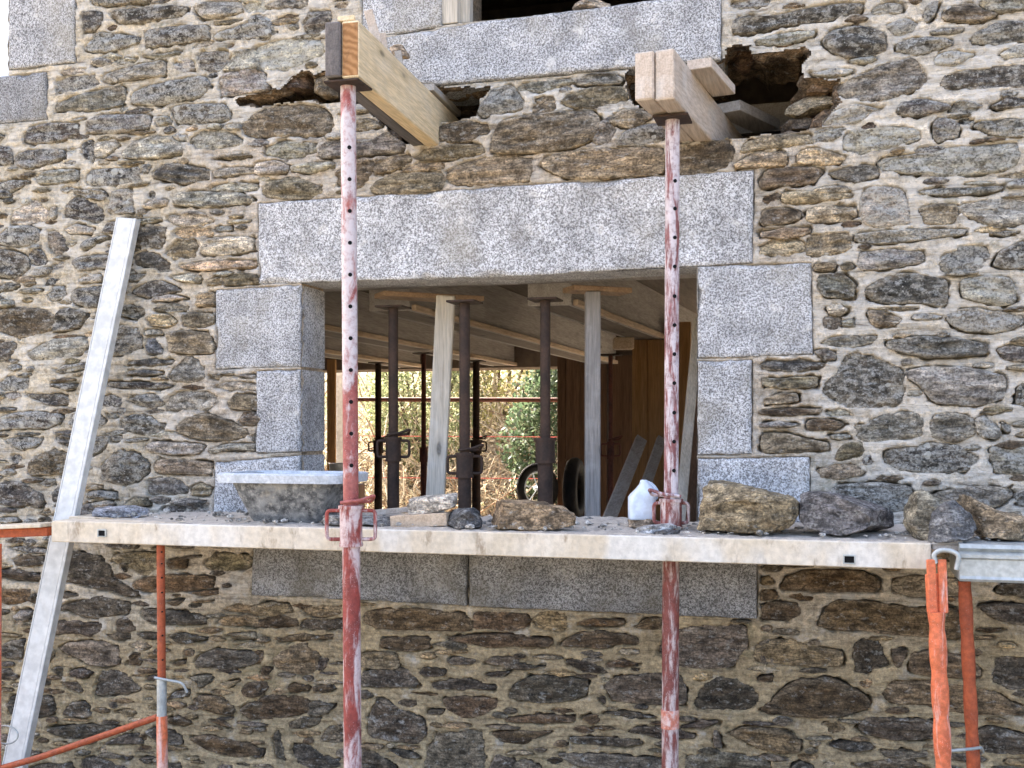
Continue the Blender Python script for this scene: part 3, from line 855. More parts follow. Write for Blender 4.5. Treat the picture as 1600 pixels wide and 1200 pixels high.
# granite blocks: outline on the face, depth, name, material
GB = [
 ('granite_lintel', [(404,318),(790,291),(1178,266),(1176,411),(800,432),(405,444)], .224, 'granite', 'long speckled grey granite lintel over the window opening'),
 ('granite_jamb_block', [(337,453),(471,445),(471,573),(337,577)], .224, 'granite', 'wide granite block under the left end of the lintel'),
 ('granite_jamb_block', [(402,580),(471,577),(471,706),(401,708)], .224, 'granite', None),
 ('granite_jamb_block', [(337,722),(471,711),(471,838),(332,836)], .224, 'granite', None),
 ('granite_jamb_block', [(1090,416),(1268,411),(1271,554),(1090,560)], .224, 'granite', 'large clean granite block under the right end of the lintel'),
 ('granite_jamb_block', [(1090,564),(1175,562),(1175,709),(1090,711)], .224, 'granite', None),
 ('granite_jamb_block', [(1090,716),(1265,714),(1265,845),(1090,842)], .224, 'granite', None),
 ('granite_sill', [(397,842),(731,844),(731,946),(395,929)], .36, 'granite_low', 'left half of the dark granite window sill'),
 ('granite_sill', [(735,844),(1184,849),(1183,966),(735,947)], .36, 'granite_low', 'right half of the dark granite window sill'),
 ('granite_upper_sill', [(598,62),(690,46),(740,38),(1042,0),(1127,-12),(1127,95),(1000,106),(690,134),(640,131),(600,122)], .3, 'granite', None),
 ('granite_jamb_block', [(565,-150),(691,-175),(691,42),(640,50),(566,60)], .28, 'granite', None),
 ('granite_jamb_block', [(1046,-220),(1127,-232),(1127,-14),(1046,-3)], .28, 'granite', None),
 ('granite_jamb_block', [(15,-120),(117,-130),(119,98),(15,109)], .22, 'granite', None),
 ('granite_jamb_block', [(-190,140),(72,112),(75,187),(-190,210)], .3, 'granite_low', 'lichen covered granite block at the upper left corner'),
]
gpoly = [ccw(XZ(g[1])) for g in GB]

KC = dict(k=(.066,.059,.051,.70), d=(.120,.108,.091,.55), g=(.230,.210,.175,.60), l=(.33,.295,.235,.80), o=(.190,.152,.100,.16),
          t=(.33,.255,.165,.12), u=(.135,.130,.122,.30), b=(.100,.074,.049,.18))
stones = []
for (tx, ty), txt in TILES.items():
    for ln in txt.strip().split('\n'):
        q = ln.split(); v = np.array(list(map(float, q[1:]))).reshape(-1, 2)
        px = np.stack([tx + v[:, 0] / 4, ty + v[:, 1] / 4], 1)
        stones.append((q[0], ccw(XZ(px)), True))
# the wall goes on beyond the photograph: more courses of the same stones
def inframe(x, z, m=6):
    a, b = proj(np.array([x, 0, z])); return -m < a < 1600 + m and -m < b < 1200 + m
z = -0.02
while z < 4.3:
    h = rng.uniform(.06, .13); x = -4.5 + rng.uniform(0, .2)
    while x < 1.7:
        Lx = rng.uniform(.12, .38); hh = h * rng.uniform(.7, 1.0)
        cx, cz = x + Lx / 2, z + h / 2
        pts = [(cx + .5 * Lx * math.cos(a) * (1 + rng.uniform(-.08, .1)) * (abs(math.cos(a)) ** -.35 if abs(math.cos(a)) > .2 else 1) * .8,
                cz + .5 * hh * math.sin(a) * (abs(math.sin(a)) ** -.35 if abs(math.sin(a)) > .2 else 1) * (1 + rng.uniform(-.2, .1))) for a in [k * math.pi / 4 + .2 for k in range(8)]]
        pp = np.array(pts)
        if not any(inframe(*q) for q in pp) and all(sdf(pp[:, 0], pp[:, 1], g).min() > .012 for g in gpoly + OPEN):
            stones.append((rng.choice('kkkdggolbb'), ccw(pp), False))
        x += Lx + rng.uniform(.015, .04)
    z += h + rng.uniform(.012, .03)

def ss(a, b, x): t = np.clip((np.asarray(x, float) - a) / (b - a), 0, 1); return t * t * (3 - 2 * t)
# mortar sheet: a fine relief that laps over the edges of the stones
GS = 0.0064
gx = np.arange(-4.45, 1.65, GS); gz = np.arange(-0.06, 4.25, GS)
GX, GZ = np.meshgrid(gx, gz, indexing='ij')
WXg = GX + 0.014 * fbm(GX * 12, GZ * 22, 1, 2) + 0.010 * fbm(GX * 40, GZ * 75, 5, 2)
WZg = GZ + 0.009 * fbm(GX * 12, GZ * 14, 9, 2) + 0.009 * fbm(GX * 38, GZ * 55, 13, 2)
F = np.full(GX.shape, 0.2)
def stamp(F, poly, X, Z, pad=.05):
    i0, i1 = np.searchsorted(gx, [poly[:, 0].min() - pad, poly[:, 0].max() + pad]); j0, j1 = np.searchsorted(gz, [poly[:, 1].min() - pad, poly[:, 1].max() + pad])
    if i1 <= i0 or j1 <= j0: return
    s = np.s_[i0:i1, j0:j1]; F[s] = np.minimum(F[s], sdf(X[s], Z[s], poly))
for c, p, _ in stones: stamp(F, p, WXg, WZg)
F = F - .003
# slivers of slate packed into the wide joints
G = np.full(GX.shape, 0.2)
for p in gpoly: stamp(G, p, GX + (WXg - GX) * .25, GZ + (WZg - GZ) * .25)
OP = np.full(GX.shape, 0.2)
for k, p in enumerate(OPEN):
    if k in (1, 2): stamp(OP, p, GX + (WXg - GX) * .9, GZ + (WZg - GZ) * .9)
    else: stamp(OP, p, GX, GZ)
for k in range(9000):
    i = rng.randrange(8, len(gx) - 8); j = rng.randrange(8, len(gz) - 8)
    room = min(F[i, j], G[i, j] - .004, OP[i, j] - .01)
    if room < .0095: continue
    Lx = rng.uniform(.035, .15); hh = min(rng.uniform(.009, .024), room * 1.35); sl = rng.uniform(-.12, .25)
    cx, cz = gx[i], gz[j]
    pp = np.array([(cx + Lx / 2 * u * rng.uniform(.85, 1.1), cz + hh / 2 * v * rng.uniform(.6, 1.2) + sl * Lx / 2 * u * .35) for u, v in ((-1, -.2), (-.5, -.9), (.3, -1), (.95, -.5), (1, .3), (.35, 1), (-.6, .8))])
    ii = np.clip(np.searchsorted(gx, pp[:, 0]), 0, len(gx) - 1); jj = np.clip(np.searchsorted(gz, pp[:, 1]), 0, len(gz) - 1)
    if F[ii, jj].min() < .0015 or G[ii, jj].min() < .006: continue
    stones.append((rng.choice('kdddggoootlbb'), ccw(pp), False)); stamp(F, pp, GX + (WXg - GX) * .35, GZ + (WZg - GZ) * .35)
surf = -0.002 - 0.010 * fbm(GX * 5, GZ * 7, 21, 3) - 0.005 * fbm(GX * 9, GZ * 42, 23, 2) - 0.005 * fbm(GX * 28, GZ * 34, 25, 3) - 0.0025 * fbm(GX * 90, GZ * 90, 29, 1)
tt = ss(-.0070, .0035, F); tg = ss(-.010, .002, G)
Y = surf * tt + .060 * (1 - tt)
Y = np.where(tg < 1, Y * tg + .060 * (1 - tg), Y)
PXg, PYg = proj(np.stack([GX, np.zeros_like(GX), GZ], -1))
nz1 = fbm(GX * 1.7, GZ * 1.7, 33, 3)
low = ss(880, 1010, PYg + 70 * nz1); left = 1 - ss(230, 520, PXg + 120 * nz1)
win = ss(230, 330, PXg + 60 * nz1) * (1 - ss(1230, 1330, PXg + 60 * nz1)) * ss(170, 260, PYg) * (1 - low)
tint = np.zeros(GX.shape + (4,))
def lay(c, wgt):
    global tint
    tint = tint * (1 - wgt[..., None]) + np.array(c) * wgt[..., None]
lay((.59, .52, .415, .84), np.ones_like(GX)); lay((.545, .475, .36, .62), left * .8); lay((.53, .46, .37, .48), win); lay((.43, .335, .20, .16), low)  # lower mortar is ochre, darkened further with the deck's shade in its colour
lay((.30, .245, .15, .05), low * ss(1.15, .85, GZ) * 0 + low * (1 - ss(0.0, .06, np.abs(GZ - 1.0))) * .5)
nxg, nzg = GX.shape
idx = np.arange(nxg * nzg).reshape(nxg, nzg)
keep = (OP[:-1, :-1] > 0) | (OP[1:, :-1] > 0) | (OP[:-1, 1:] > 0) | (OP[1:, 1:] > 0)
keep &= ~((G[:-1, :-1] < -.03) & (G[1:, 1:] < -.03))
fa = np.stack([idx[:-1, :-1], idx[1:, :-1], idx[1:, 1:], idx[:-1, 1:]], -1)[keep]
used = np.zeros(nxg * nzg, bool); used[fa.ravel()] = True
remap = np.cumsum(used) - 1
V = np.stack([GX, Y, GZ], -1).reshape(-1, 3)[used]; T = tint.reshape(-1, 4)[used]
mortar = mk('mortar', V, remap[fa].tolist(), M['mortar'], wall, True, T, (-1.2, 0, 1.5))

def stone_mesh(code, poly, seed, n=36):
    r_ = random.Random(seed)
    p = resample(chaikin(poly, 1, .13), n); c = p.mean(0)
    d = p - c; R = np.linalg.norm(d, axis=1, keepdims=True)
    crisp = r_.random() < .62                                   # stands proud of the mortar, else the mortar laps over its rim
    jag = .0045 * fbm(p[:, 0] * 45 + seed, p[:, 1] * 70, seed % 83, 2)[:, None]
    p = c + d * (1 + ((.004 + jag) if crisp else .012) / R)
    ev = np.linalg.eigh(np.cov((p - c).T))[1][:, 1]
    ev = ev if ev[0] > 0 else -ev
    proud = r_.uniform(.004, .017) if crisp else r_.uniform(-.006, .006); dome = r_.uniform(.001, .008); tiltx = r_.uniform(-.03, .03); tiltz = r_.uniform(-.05, .05)
    V = [(q[0], .075, q[1]) for q in c + (p - c) * .97]; rings = [1.0, .965, .89, .79, .67, .53, .39, .22]
    Fc = []; K = np.repeat(rings, n); q = c + np.tile(p - c, (len(rings), 1)) * K[:, None]
    u = (q - c) @ ev; v = (q - c) @ np.array([-ev[1], ev[0]])
    nst = vn(u * 7 + seed, v * 42, seed % 97) * .0075 + fbm(q[:, 0] * 24, q[:, 1] * 30, seed % 89, 2) * .008
    bh = r_.uniform(.012, .026); band = np.floor((v + .006 * vn(u * 9 + seed, v * 9, 8) + .05 * u * r_.uniform(-.6, .6)) / bh)
    step = hash2(band, np.floor(u * r_.uniform(3, 9) + .37 * band), seed % 251) * r_.uniform(.003, .0075)
    y = -(proud + dome * (1 - K ** 3) - (.005 if crisp else .010) * K ** 14 + nst + step) + tiltx * (q[:, 0] - c[0]) + tiltz * (q[:, 1] - c[1])
    V += list(zip(q[:, 0], y, q[:, 1]))
    m = len(rings) + 1
    for j in range(m - 1):
        for i in range(n):
            Fc.append((j * n + i, j * n + (i + 1) % n, (j + 1) * n + (i + 1) % n, (j + 1) * n + i))
    V.append((c[0], np.mean([q[1] for q in V[-n:]]), c[1])); e = len(V) - 1
    for i in range(n): Fc.append(((m - 1) * n + i, (m - 1) * n + (i + 1) % n, e))
    b = np.array(KC[code]); f = r_.uniform(.72, 1.32); hue = np.array([r_.uniform(.94, 1.06), 1, r_.uniform(.92, 1.06)])
    t = np.r_[b[:3] * f * hue, np.clip(b[3] * r_.uniform(.45, 1.35), 0, 1)]
    a_, b_ = proj(np.array([c[0], 0, c[1]]))
    if b_ > 880: t[3] *= .35; t[:3] *= np.array((1.34, 1.20, 1.02))
    elif 230 < a_ < 1330 and b_ > 230: t[3] *= .55
    else: t[3] = min(1, t[3] * 1.3)
    if b_ <= 880: t[:3] *= 1.22
    # mortar smeared over the rim of the stone
    tv = np.tile(t, (len(V), 1)); kk = np.r_[np.ones(n), K, .1]; vx = np.array(V)
    sm = ss(.62, 1.0, kk + .28 * vn(vx[:, 0] * 30, vx[:, 2] * 30, 77)) * (.18 if b_ > 880 else .36)
    tv[:, :3] = tv[:, :3] * (1 - sm[:, None]) + np.array((.42, .36, .27)) * sm[:, None]
    return vx, [tuple(q[::-1]) for q in Fc], tv

order = sorted([i for i, s in enumerate(stones) if s[2]], key=lambda i: -abs(area(stones[i][1])))
single = set(order[:270])
rv, rf, rt = [], [], []
for i, (code, poly, seen) in enumerate(stones):
    V, Fc, t = stone_mesh(code, poly, i + 11, 36 if seen else (20 if abs(area(poly)) > .003 else 12))
    if i in single: mk('stone', V, Fc, M['stone'], wall, True, t)
    else:
        n0 = sum(len(q) for q in rv); rv.append(V); rf += [tuple(a + n0 for a in q) for q in Fc]; rt.append(t)
tag(mk('small_stones', np.vstack(rv), rf, M['stone'], wall, True, np.vstack(rt)), kind='stuff')

def slab(poly, y0, y1, ed=.008, jit=.002, step=.03, seed=0):        # a dressed block: flat face, worn and chipped arrises
    m = len(poly)
    def inset(d):
        o = []
        for k in range(m):
            a, b, e = poly[k - 1], poly[k], poly[(k + 1) % m]
            u = (b - a) / np.linalg.norm(b - a); w = (e - b) / np.linalg.norm(e - b)
            n1 = np.array([-u[1], u[0]]); n2 = np.array([-w[1], w[0]]); h = n1 + n2; h = h / (1 + n1 @ n2)
            o.append(b + h * d)
        return o
    ns = [max(2, int(np.linalg.norm(poly[(k + 1) % m] - poly[k]) / step)) for k in range(m)]
    def ring(d, jf, cf):
        C_ = inset(d); out = []; ch = []
        for k in range(m):
            a, b = C_[k], C_[(k + 1) % m]; t = np.arange(ns[k]) / ns[k]; win_ = np.clip(np.minimum(t, 1 - t) * ns[k] / 2, 0, 1)
            o0, o1 = poly[k], poly[(k + 1) % m]; q0 = o0 + (o1 - o0) * t[:, None]
            u = (b - a) / np.linalg.norm(b - a); nr = np.array([-u[1], u[0]])
            j = jit * fbm(q0[:, 0] * 30 + seed, q0[:, 1] * 30, seed, 2) * win_
            chip = .015 * ss(.30, .75, vn(q0[:, 0] * 11 + seed * 3.3, q0[:, 1] * 11, seed + 5)) * win_
            out.append(a + (b - a) * t[:, None] + nr * (j * jf + chip * cf)[:, None]); ch.append(chip)
        return np.vstack(out), np.concatenate(ch)
    V = []; Fc = []; n = sum(ns)
    for d, jf, cf, y, yc in ((.002, 0, 0, y1, 0), (.001, 1, 0, y0 + ed, 1), (.004, 1, .5, y0 + ed * .35, .4), (.013, .5, 1, y0, 0), (.045, 0, 0, y0, 0)):
        q, ch = ring(d, jf, cf); V += [(a[0], y + yc * b, a[1]) for a, b in zip(q, ch)]
    for r in range(4):
        for i in range(n): Fc.append((r * n + (i + 1) % n, r * n + i, (r + 1) * n + i, (r + 1) * n + (i + 1) % n))
    Fc.append(tuple(4 * n + i for i in range(n))); Fc.append(tuple(range(n - 1, -1, -1)))
    return V, Fc
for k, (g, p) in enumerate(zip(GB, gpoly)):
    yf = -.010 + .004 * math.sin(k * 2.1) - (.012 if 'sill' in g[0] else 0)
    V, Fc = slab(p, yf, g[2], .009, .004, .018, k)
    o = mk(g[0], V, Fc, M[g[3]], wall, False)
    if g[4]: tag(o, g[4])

mb = MB(); mb.box((P(408, 600)[0], .012, WZ0 - .02), (WX0 - .006, .216, WZ1 + .02)); mb.box((WX1 + .006, .012, WZ0 - .02), (P(1168, 600)[0], .216, WZ1 + .02))
mb.build('joint_mortar', M['core'], wall)
# body of the wall behind the facing, with its openings
mb = MB()
rects = [(WX0 - .42, WX1 + .25, WZ0 - .05, WZ1 + .12), (HOLE_L[:, 0].min() - .1, HOLE_L[:, 0].max() + .1, HOLE_L[:, 1].min() - .08, HOLE_L[:, 1].max() + .08),
         (HOLE_R[:, 0].min() - .1, HOLE_R[:, 0].max() + .1, HOLE_R[:, 1].min() - .08, HOLE_R[:, 1].max() + .08),
         (UX0 - .02, UX1 + .02, UZ0 - .05, UZ1), (SX0, SX1, SZ0 - .03, SZ1)]
xs = sorted({-6.0, 6.0, *[r[0] for r in rects], *[r[1] for r in rects]}); zs = sorted({-.3, 5.2, *[r[2] for r in rects], *[r[3] for r in rects]})
for a, b in zip(xs, xs[1:]):
    for c, d in zip(zs, zs[1:]):
        mx, mz = (a + b) / 2, (c + d) / 2
        if not any(r[0] < mx < r[1] and r[2] < mz < r[3] for r in rects): mb.box((a, .10, c), (b, .58, d))
mb.build('wall_core', M['core'], wall)
mb = MB(); mb.box((-6, .012, -.3), (-4.44, .1, 5.2)); mb.box((1.64, .012, -.3), (6, .1, 5.2)); mb.box((-4.44, .012, 4.24), (1.64, .1, 5.2))
mb.build('outer_render', M['core'], wall)

# broken out pockets for the needles: rough rubble sides
def pocket(poly, seed, funnel):
    p = resample(poly, 150); c = p.mean(0); n = len(p); V = []; Fc = []
    tg_ = np.roll(p, -1, 0) - np.roll(p, 1, 0); tg_ /= np.linalg.norm(tg_, axis=1, keepdims=True); nr = -np.stack([-tg_[:, 1], tg_[:, 0]], 1)
    ys = [.004, .03, .06, .10, .15, .21, .28, .36, .46, .57]
    for k, y in enumerate(ys):
        pa, pb = proj(np.stack([p[:, 0], 0 * p[:, 0], p[:, 1]], -1))
        e = -.002 + .035 * ss(.02, .25, y) + .045 * fbm(p[:, 0] * 11 + y * 24, p[:, 1] * 11 + y * 17, seed, 3) * ss(0, .05, y) + .012 * vn(p[:, 0] * 45 + y * 60, p[:, 1] * 45, seed + 3) * ss(0, .03, y)
        e = e - (.03 * ss(0, .06, y) + .085 * ss(.05, .24, y)) * funnel(pa, pb)
        q = p + nr * e[:, None]; yy = y + .012 * vn(p[:, 0] * 30, p[:, 1] * 30 + y * 50, seed) * (k > 0)
        V += [(a[0], b, a[1]) for a, b in zip(q, np.broadcast_to(yy, (n,)))]
    for k in range(len(ys) - 1):
        for i in range(n): Fc.append((k * n + i, k * n + (i + 1) % n, (k + 1) * n + (i + 1) % n, (k + 1) * n + i))
    return np.array(V), Fc
for k, h in enumerate((HOLE_L, HOLE_R)):
    V, Fc = pocket(h, 40 + k, (lambda a_, b_: .5 * ss(540, 420, a_), lambda a_, b_: ss(1205, 1275, a_) * ss(100, 118, b_))[k])
    mk('broken_pocket', V, Fc, M['stone'], wall, True, (.19, .135, .085, .02))

def rock(name, outline, y0, th, tint, mat='stone', seed=1, parent=None, n=52, rough=1.0, sq=.55, label=None, cat=None, group=None):
    """a loose stone: outline in the photograph at distance plane y0, real thickness th"""
    pts = np.array([P(a, b, y0)[[0, 2]] for a, b in outline]); p = resample(chaikin(ccw(pts), 1, .07), n); c = p.mean(0)
    size = np.linalg.norm(np.ptp(p, axis=0)); V = []; Fc = []
    prof = [(-1, .25), (-1, .5), (-.98, .74), (-.88, .92), (-.66, .99), (-.3, 1.0), (.1, 1.0), (.5, .99), (.86, .92), (1, .70), (1, .3)]
    for j, (f, k) in enumerate(prof):
        q = c + (p - c) * k
        nn = fbm(q[:, 0] * 14 + seed, q[:, 1] * 14 + f * 3, seed, 3)
        st = vn(q[:, 0] * 8 + f, q[:, 1] * 55 + seed, seed + 3)
        off = (nn * .05 + st * .018) * size * rough
        q = c + (q - c) * (1 + (off * .5 / (size * .5))[:, None] * (.3 if abs(f) < .9 else 0))
        y = y0 + f * th / 2 * (1 - .25 * (k < .5)) - off * (1 if f < 0 else -1) * (abs(f) > .4) * .55
        V += [(a[0], b, a[1]) for a, b in zip(q, y)]
    m = len(prof)
    for j in range(m - 1):
        for i in range(n): Fc.append((j * n + i, j * n + (i + 1) % n, (j + 1) * n + (i + 1) % n, (j + 1) * n + i))
    Fc.append(tuple(range(n - 1, -1, -1))); Fc.append(tuple((m - 1) * n + i for i in range(n)))
    V = np.array(V); rr = np.random.default_rng(seed); ctr = V.mean(0); lo0, hi0 = V.min(0), V.max(0)
    for k in range(9):                      # broken faces
        nrm = rr.normal(size=3) * [1, 1.2, 1]; nrm[1] = -abs(nrm[1]) if k < 6 else nrm[1]; nrm[2] = abs(nrm[2]) if k < 5 else nrm[2] * .3
        nrm /= np.linalg.norm(nrm); e = (V - ctr) @ nrm; lim = e.max() * rr.uniform(.52, .82)
        V = V - nrm * (np.maximum(0, e - lim) * .92)[:, None]
    rd = (V - ctr) / (np.linalg.norm(V - ctr, axis=1, keepdims=True) + 1e-9); s3 = V[:, 0] + .7 * V[:, 1]; s4 = V[:, 2] + .5 * V[:, 1]
    V = V + rd * (size * .022 * fbm(s3 * 16 + seed, s4 * 22, seed, 3) + .004 * vn(s3 * 60, s4 * 75 + seed, 7))[:, None] * rough
    V = lo0 + (V - V.min(0)) / (np.ptp(V, axis=0) + 1e-9) * (hi0 - lo0)
    o = mk(name, V, Fc, M[mat], parent, True, tint)
    try: o.data.set_sharp_from_angle(angle=math.radians(24))
    except Exception: pass
    return tag(o, label, cat, group)
# stones left standing inside the pockets
for s, (ol, y0, th, tn) in enumerate([
    ([(1224,178),(1238,160),(1268,148),(1300,152),(1304,168),(1270,174),(1244,184)], .10, .10, (.30,.25,.17,.08)),
    ([(1258,124),(1296,122),(1316,124),(1302,140),(1290,150),(1262,148)], .08, .10, (.24,.15,.08,.02)),
    ([(1272,178),(1306,166),(1292,190),(1284,202),(1262,204)], .09, .10, (.22,.15,.09,.02)),
    ([(1216,196),(1250,186),(1280,196),(1262,208),(1222,210)], .14, .12, (.14,.11,.08,.02)),
    ([(1140,78),(1175,73),(1182,95),(1160,110),(1142,102)], .2, .16, (.15,.09,.05,.02)),
    ([(440,140),(460,116),(480,110),(494,122),(490,142),(465,146)], .08, .14, (.15,.095,.06,.02)),
    ([(492,122),(530,118),(534,150),(512,160),(495,150)], .05, .14, (.20,.15,.09,.04)),
    ([(374,160),(400,148),(440,140),(452,152),(430,164),(390,168)], .12, .2, (.12,.085,.06,.02))]):
    rock('stone', ol, y0, th, tn, seed=60 + s, parent=wall)

def ends(poly, n, seed, skip):
    r = np.random.default_rng(seed); p = resample(poly, n); c = p.mean(0)
    for k, q in enumerate(p):
        a_, b_ = proj(np.array([q[0], 0, q[1]]))
        if skip(a_, b_): continue
        w_, h_ = r.uniform(.05, .10), r.uniform(.022, .045); y0 = r.uniform(.05, .10); u = (q - c) / np.linalg.norm(q - c); q = q + u * (.018 + .3 * h_)
        ol = [(q[0] + w_ * x * r.uniform(.8, 1.15), q[1] + h_ * z_ * r.uniform(.8, 1.15)) for x, z_ in ((-.5, -.3), (-.2, -.55), (.35, -.5), (.5, 0), (.4, .45), (-.1, .55), (-.45, .4))]
        ol = [proj(np.array([x, y0, z_])) for x, z_ in ol]
        g = r.uniform(.6, 1.3); t_ = r.choice([0, 1, 2]); tn = ((.20, .135, .08), (.15, .115, .08), (.26, .20, .135))[t_]
        rock('stone', ol, y0, r.uniform(.07, .13), (tn[0] * g, tn[1] * g, tn[2] * g, .03), seed=seed * 50 + k, parent=wall, n=22)
ends(HOLE_R, 24, 7, lambda a_, b_: (960 < a_ < 1125 and b_ > 90))
ends(HOLE_L, 22, 8, lambda a_, b_: (560 < a_ < 700) or (a_ > 560 and b_ < 150))
# upper window: pale board standing in the opening; white window frame at the far left edge
b = empty('upright_board', P(714, 40, .06), 'pale upright board standing on the upper granite sill', 'board')
MB().bar(P(705, 43, .05), P(705, 43, .05) + np.array([0, 0, .9]), .085, .09, (0, 1, 0)).build('board', M['post_pale'], b)
MB().bar(P(729, 39, .075), P(729, 39, .075) + np.array([0, 0, .9]), .040, .05, (0, 1, 0)).build('edge_strip', M['post_pale'], b)
fr = empty('white_window_frame', ((SX0 + SX1) / 2, .06, SZ0), 'white painted window frame beside the upper left granite block', 'window frame')
mb = MB(); mb.box((SX1 - .09, .02, SZ0 + .002), (SX1 - .004, .08, SZ1 - .01), .004); mb.build('stile', M['white_paint'], fr)
mb = MB(); mb.box((SX0 + .004, .02, SZ0 + .002), (SX0 + .09, .08, SZ1 - .01), .004); mb.build('stile', M['white_paint'], fr)
mb = MB(); mb.box((SX0 + .092, .022, SZ0 + .002), (SX1 - .092, .078, SZ0 + .09), .004); mb.build('bottom_rail', M['white_paint'], fr)
mb = MB(); mb.box((SX0 + .085, .05, SZ0 + .085), (SX1 - .085, .056, SZ1 - .02)); mb.build('pane', M['dark_rubber'], fr)
# ------------------------------------------------------------------ ground, house body, garden behind
def m_ground():
    t = NT('bare_earth'); p = t.pos(); a = t.noise(p, 1.3, 5, 0.6); b = t.noise(p, 30, 4, 0.7)
    c = t.mix(t.mr(a, 0.35, 0.65), (0.17, 0.145, 0.105), (0.23, 0.20, 0.15)); c = t.mix(1.0, c, t.gray(t.mr(b, 0.3, 0.7, 0.7, 1.25)), 'MULTIPLY')
    return t.fin(c, 0.95, t.bump(b, 0.02, 0.8))
M['ground'] = m_ground()
def m_leaf():
    t = NT('leaves'); at = t.n('Attribute', attribute_name='tint'); c = at.outputs['Color']
    t.put(t.b.inputs['Base Color'], c); t.b.inputs['Roughness'].default_value = 0.6
    tr = t.n('BsdfTranslucent'); t.lk(c, tr.inputs['Color']); mx = t.n('MixShader'); mx.inputs[0].default_value = 0.4
    t.lk(t.b.outputs[0], mx.inputs[1]); t.lk(tr.outputs[0], mx.inputs[2]); t.lk(mx.outputs[0], t.out.inputs['Surface'])
    return t.m
M['leaf'] = m_leaf()
def m_bark():
    t = NT('twigs'); at = t.n('Attribute', attribute_name='tint')
    n = t.noise(t.pos(), 80, 3); return t.fin(t.mix(1.0, at.outputs['Color'], t.gray(t.mr(n, 0.3, 0.7, 0.7, 1.25)), 'MULTIPLY'), 0.85)
M['twig'] = m_bark()
mb = MB()
mb.add([(-120, -120, 0), (120, -120, 0), (120, 120, 0), (-120, 120, 0)], [(0, 1, 2, 3)])
tag(mb.build('ground', M['ground'], origin=(0, 0, 0)), 'bare earth yard around the house', kind='structure')
bx = np.linspace(-24, 14, 60); by = np.linspace(6.6, 22, 30); BX, BY = np.meshgrid(bx, by, indexing='ij')
BZ = .004 + np.clip((BY - 7.2) * .55, 0, 5.5) + .25 * fbm(BX * .6, BY * .6, 3, 3) * ss(7, 8.5, BY)
ib = np.arange(BX.size).reshape(BX.shape); fb = np.stack([ib[:-1, :-1], ib[1:, :-1], ib[1:, 1:], ib[:-1, 1:]], -1).reshape(-1, 4)
tag(mk('earth_bank', np.stack([BX, BY, BZ], -1).reshape(-1, 3), fb.tolist(), M['ground'], None, True), 'overgrown earth bank rising behind the house', kind='structure')

YB = 5.0                                            # inner face of the back wall
BX0 = -5.6; BX1 = P(873, 700, YB)[0]  # opening widened leftwards out of view to let more light in
mb = MB()
g0, g1 = P(949.5, 700, YB)[0], P(955, 700, YB)[0]; XO = P(1100, 700, YB)[0]
mb.box((-6, YB, -.2), (BX0, YB + .4, 5.2)); mb.box((BX1, YB, -.2), (g0, YB + .12, 2.14)); mb.box((g1, YB, -.2), (XO, YB + .12, 2.14)); mb.box((BX0, YB, 2.14), (6, YB + .4, 5.2)); mb.box((2.6, YB, -.2), (6, YB + .4, 2.14))  # unseen opening right of the boards added to let sun into the room
tag(mb.build('back_wall', M['dark_room']), 'back wall of the house with a wide opening to the garden', kind='structure')
mb = MB(); mb.box((-6.4, .1, -.2), (-6, YB + .4, 5.2)); mb.box((6, .1, 2.3), (6.4, YB + .4, 5.2)); mb.box((6, .1, -.2), (6.4, 2.2, 2.3)); mb.box((6, 3.4, -.2), (6.4, YB + .4, 2.3)); tag(mb.build('side_walls', M['core']), 'end walls of the house', kind='structure')  # unseen gap in the right end wall added to light the room
mb = MB(); mb.box((-6.5, -.25, 5.2), (6.5, YB + .6, 5.4)); tag(mb.build('roof', M['dark_room']), 'roof of the house above the wall', kind='structure')
mb = MB(); mb.box((-6, .58, -.2), (6, YB, .03)); M['concrete'] = m_plain('concrete_floor', (0.46, 0.43, 0.38), (0.36, 0.33, 0.29), 4, 0.9)
tag(mb.build('interior_floor', M['concrete']), 'bare floor inside the house', kind='structure')
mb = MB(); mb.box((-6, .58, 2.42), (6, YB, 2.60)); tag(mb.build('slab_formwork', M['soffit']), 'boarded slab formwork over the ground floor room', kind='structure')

# boards closing the back wall right of the opening
def board(name, px0, px1, py0, y, mat, label, cat='board', th=.03, z0=.03, group=None):
    a = P(px0, py0, y); b = P(px1, py0, y)
    mb = MB(); mb.box((a[0], y - th, z0), (b[0], y, a[2]), .003)
    return tag(mb.build(name, M[mat]), label, cat, group)
board('upright_board', 872, 885, 550, YB - .03, 'brown_board', 'narrow dark brown board at the right edge of the garden opening')
board('upright_board', 886, 907, 553, YB - .05, 'brown_board', 'dark brown upright board second from the garden opening')
board('upright_board', 908, 948.5, 553, YB - .03, 'brown_board', 'dark brown upright board behind the grey timber post')
board('wall_panel', 956, 992, 556, YB - .03, 'brown_board', 'reddish brown timber panel inside behind the slim prop', 'panel')
board('wall_panel', 989, 1012, 505, 2.6, 'orange_board', 'orange brown timber panel inside behind the leaning planks', 'panel')
board('wall_panel', 1012.5, 1080, 505, 2.62, 'orange_board', 'broad brown timber panel inside next to the right window jamb', 'panel')
board('upright_board', 513, 526, 562, YB - .2, 'orange_board', 'brown upright post at the left edge of the garden opening')
board('bright_gap_strip', 527.5, 541, 575, 6.1, 'white_paint', 'white strip added outside for the bright sunlit gap at the left edge of the garden opening', 'panel', z0=0)  # added white strip stands in for the overexposed sunlit gap

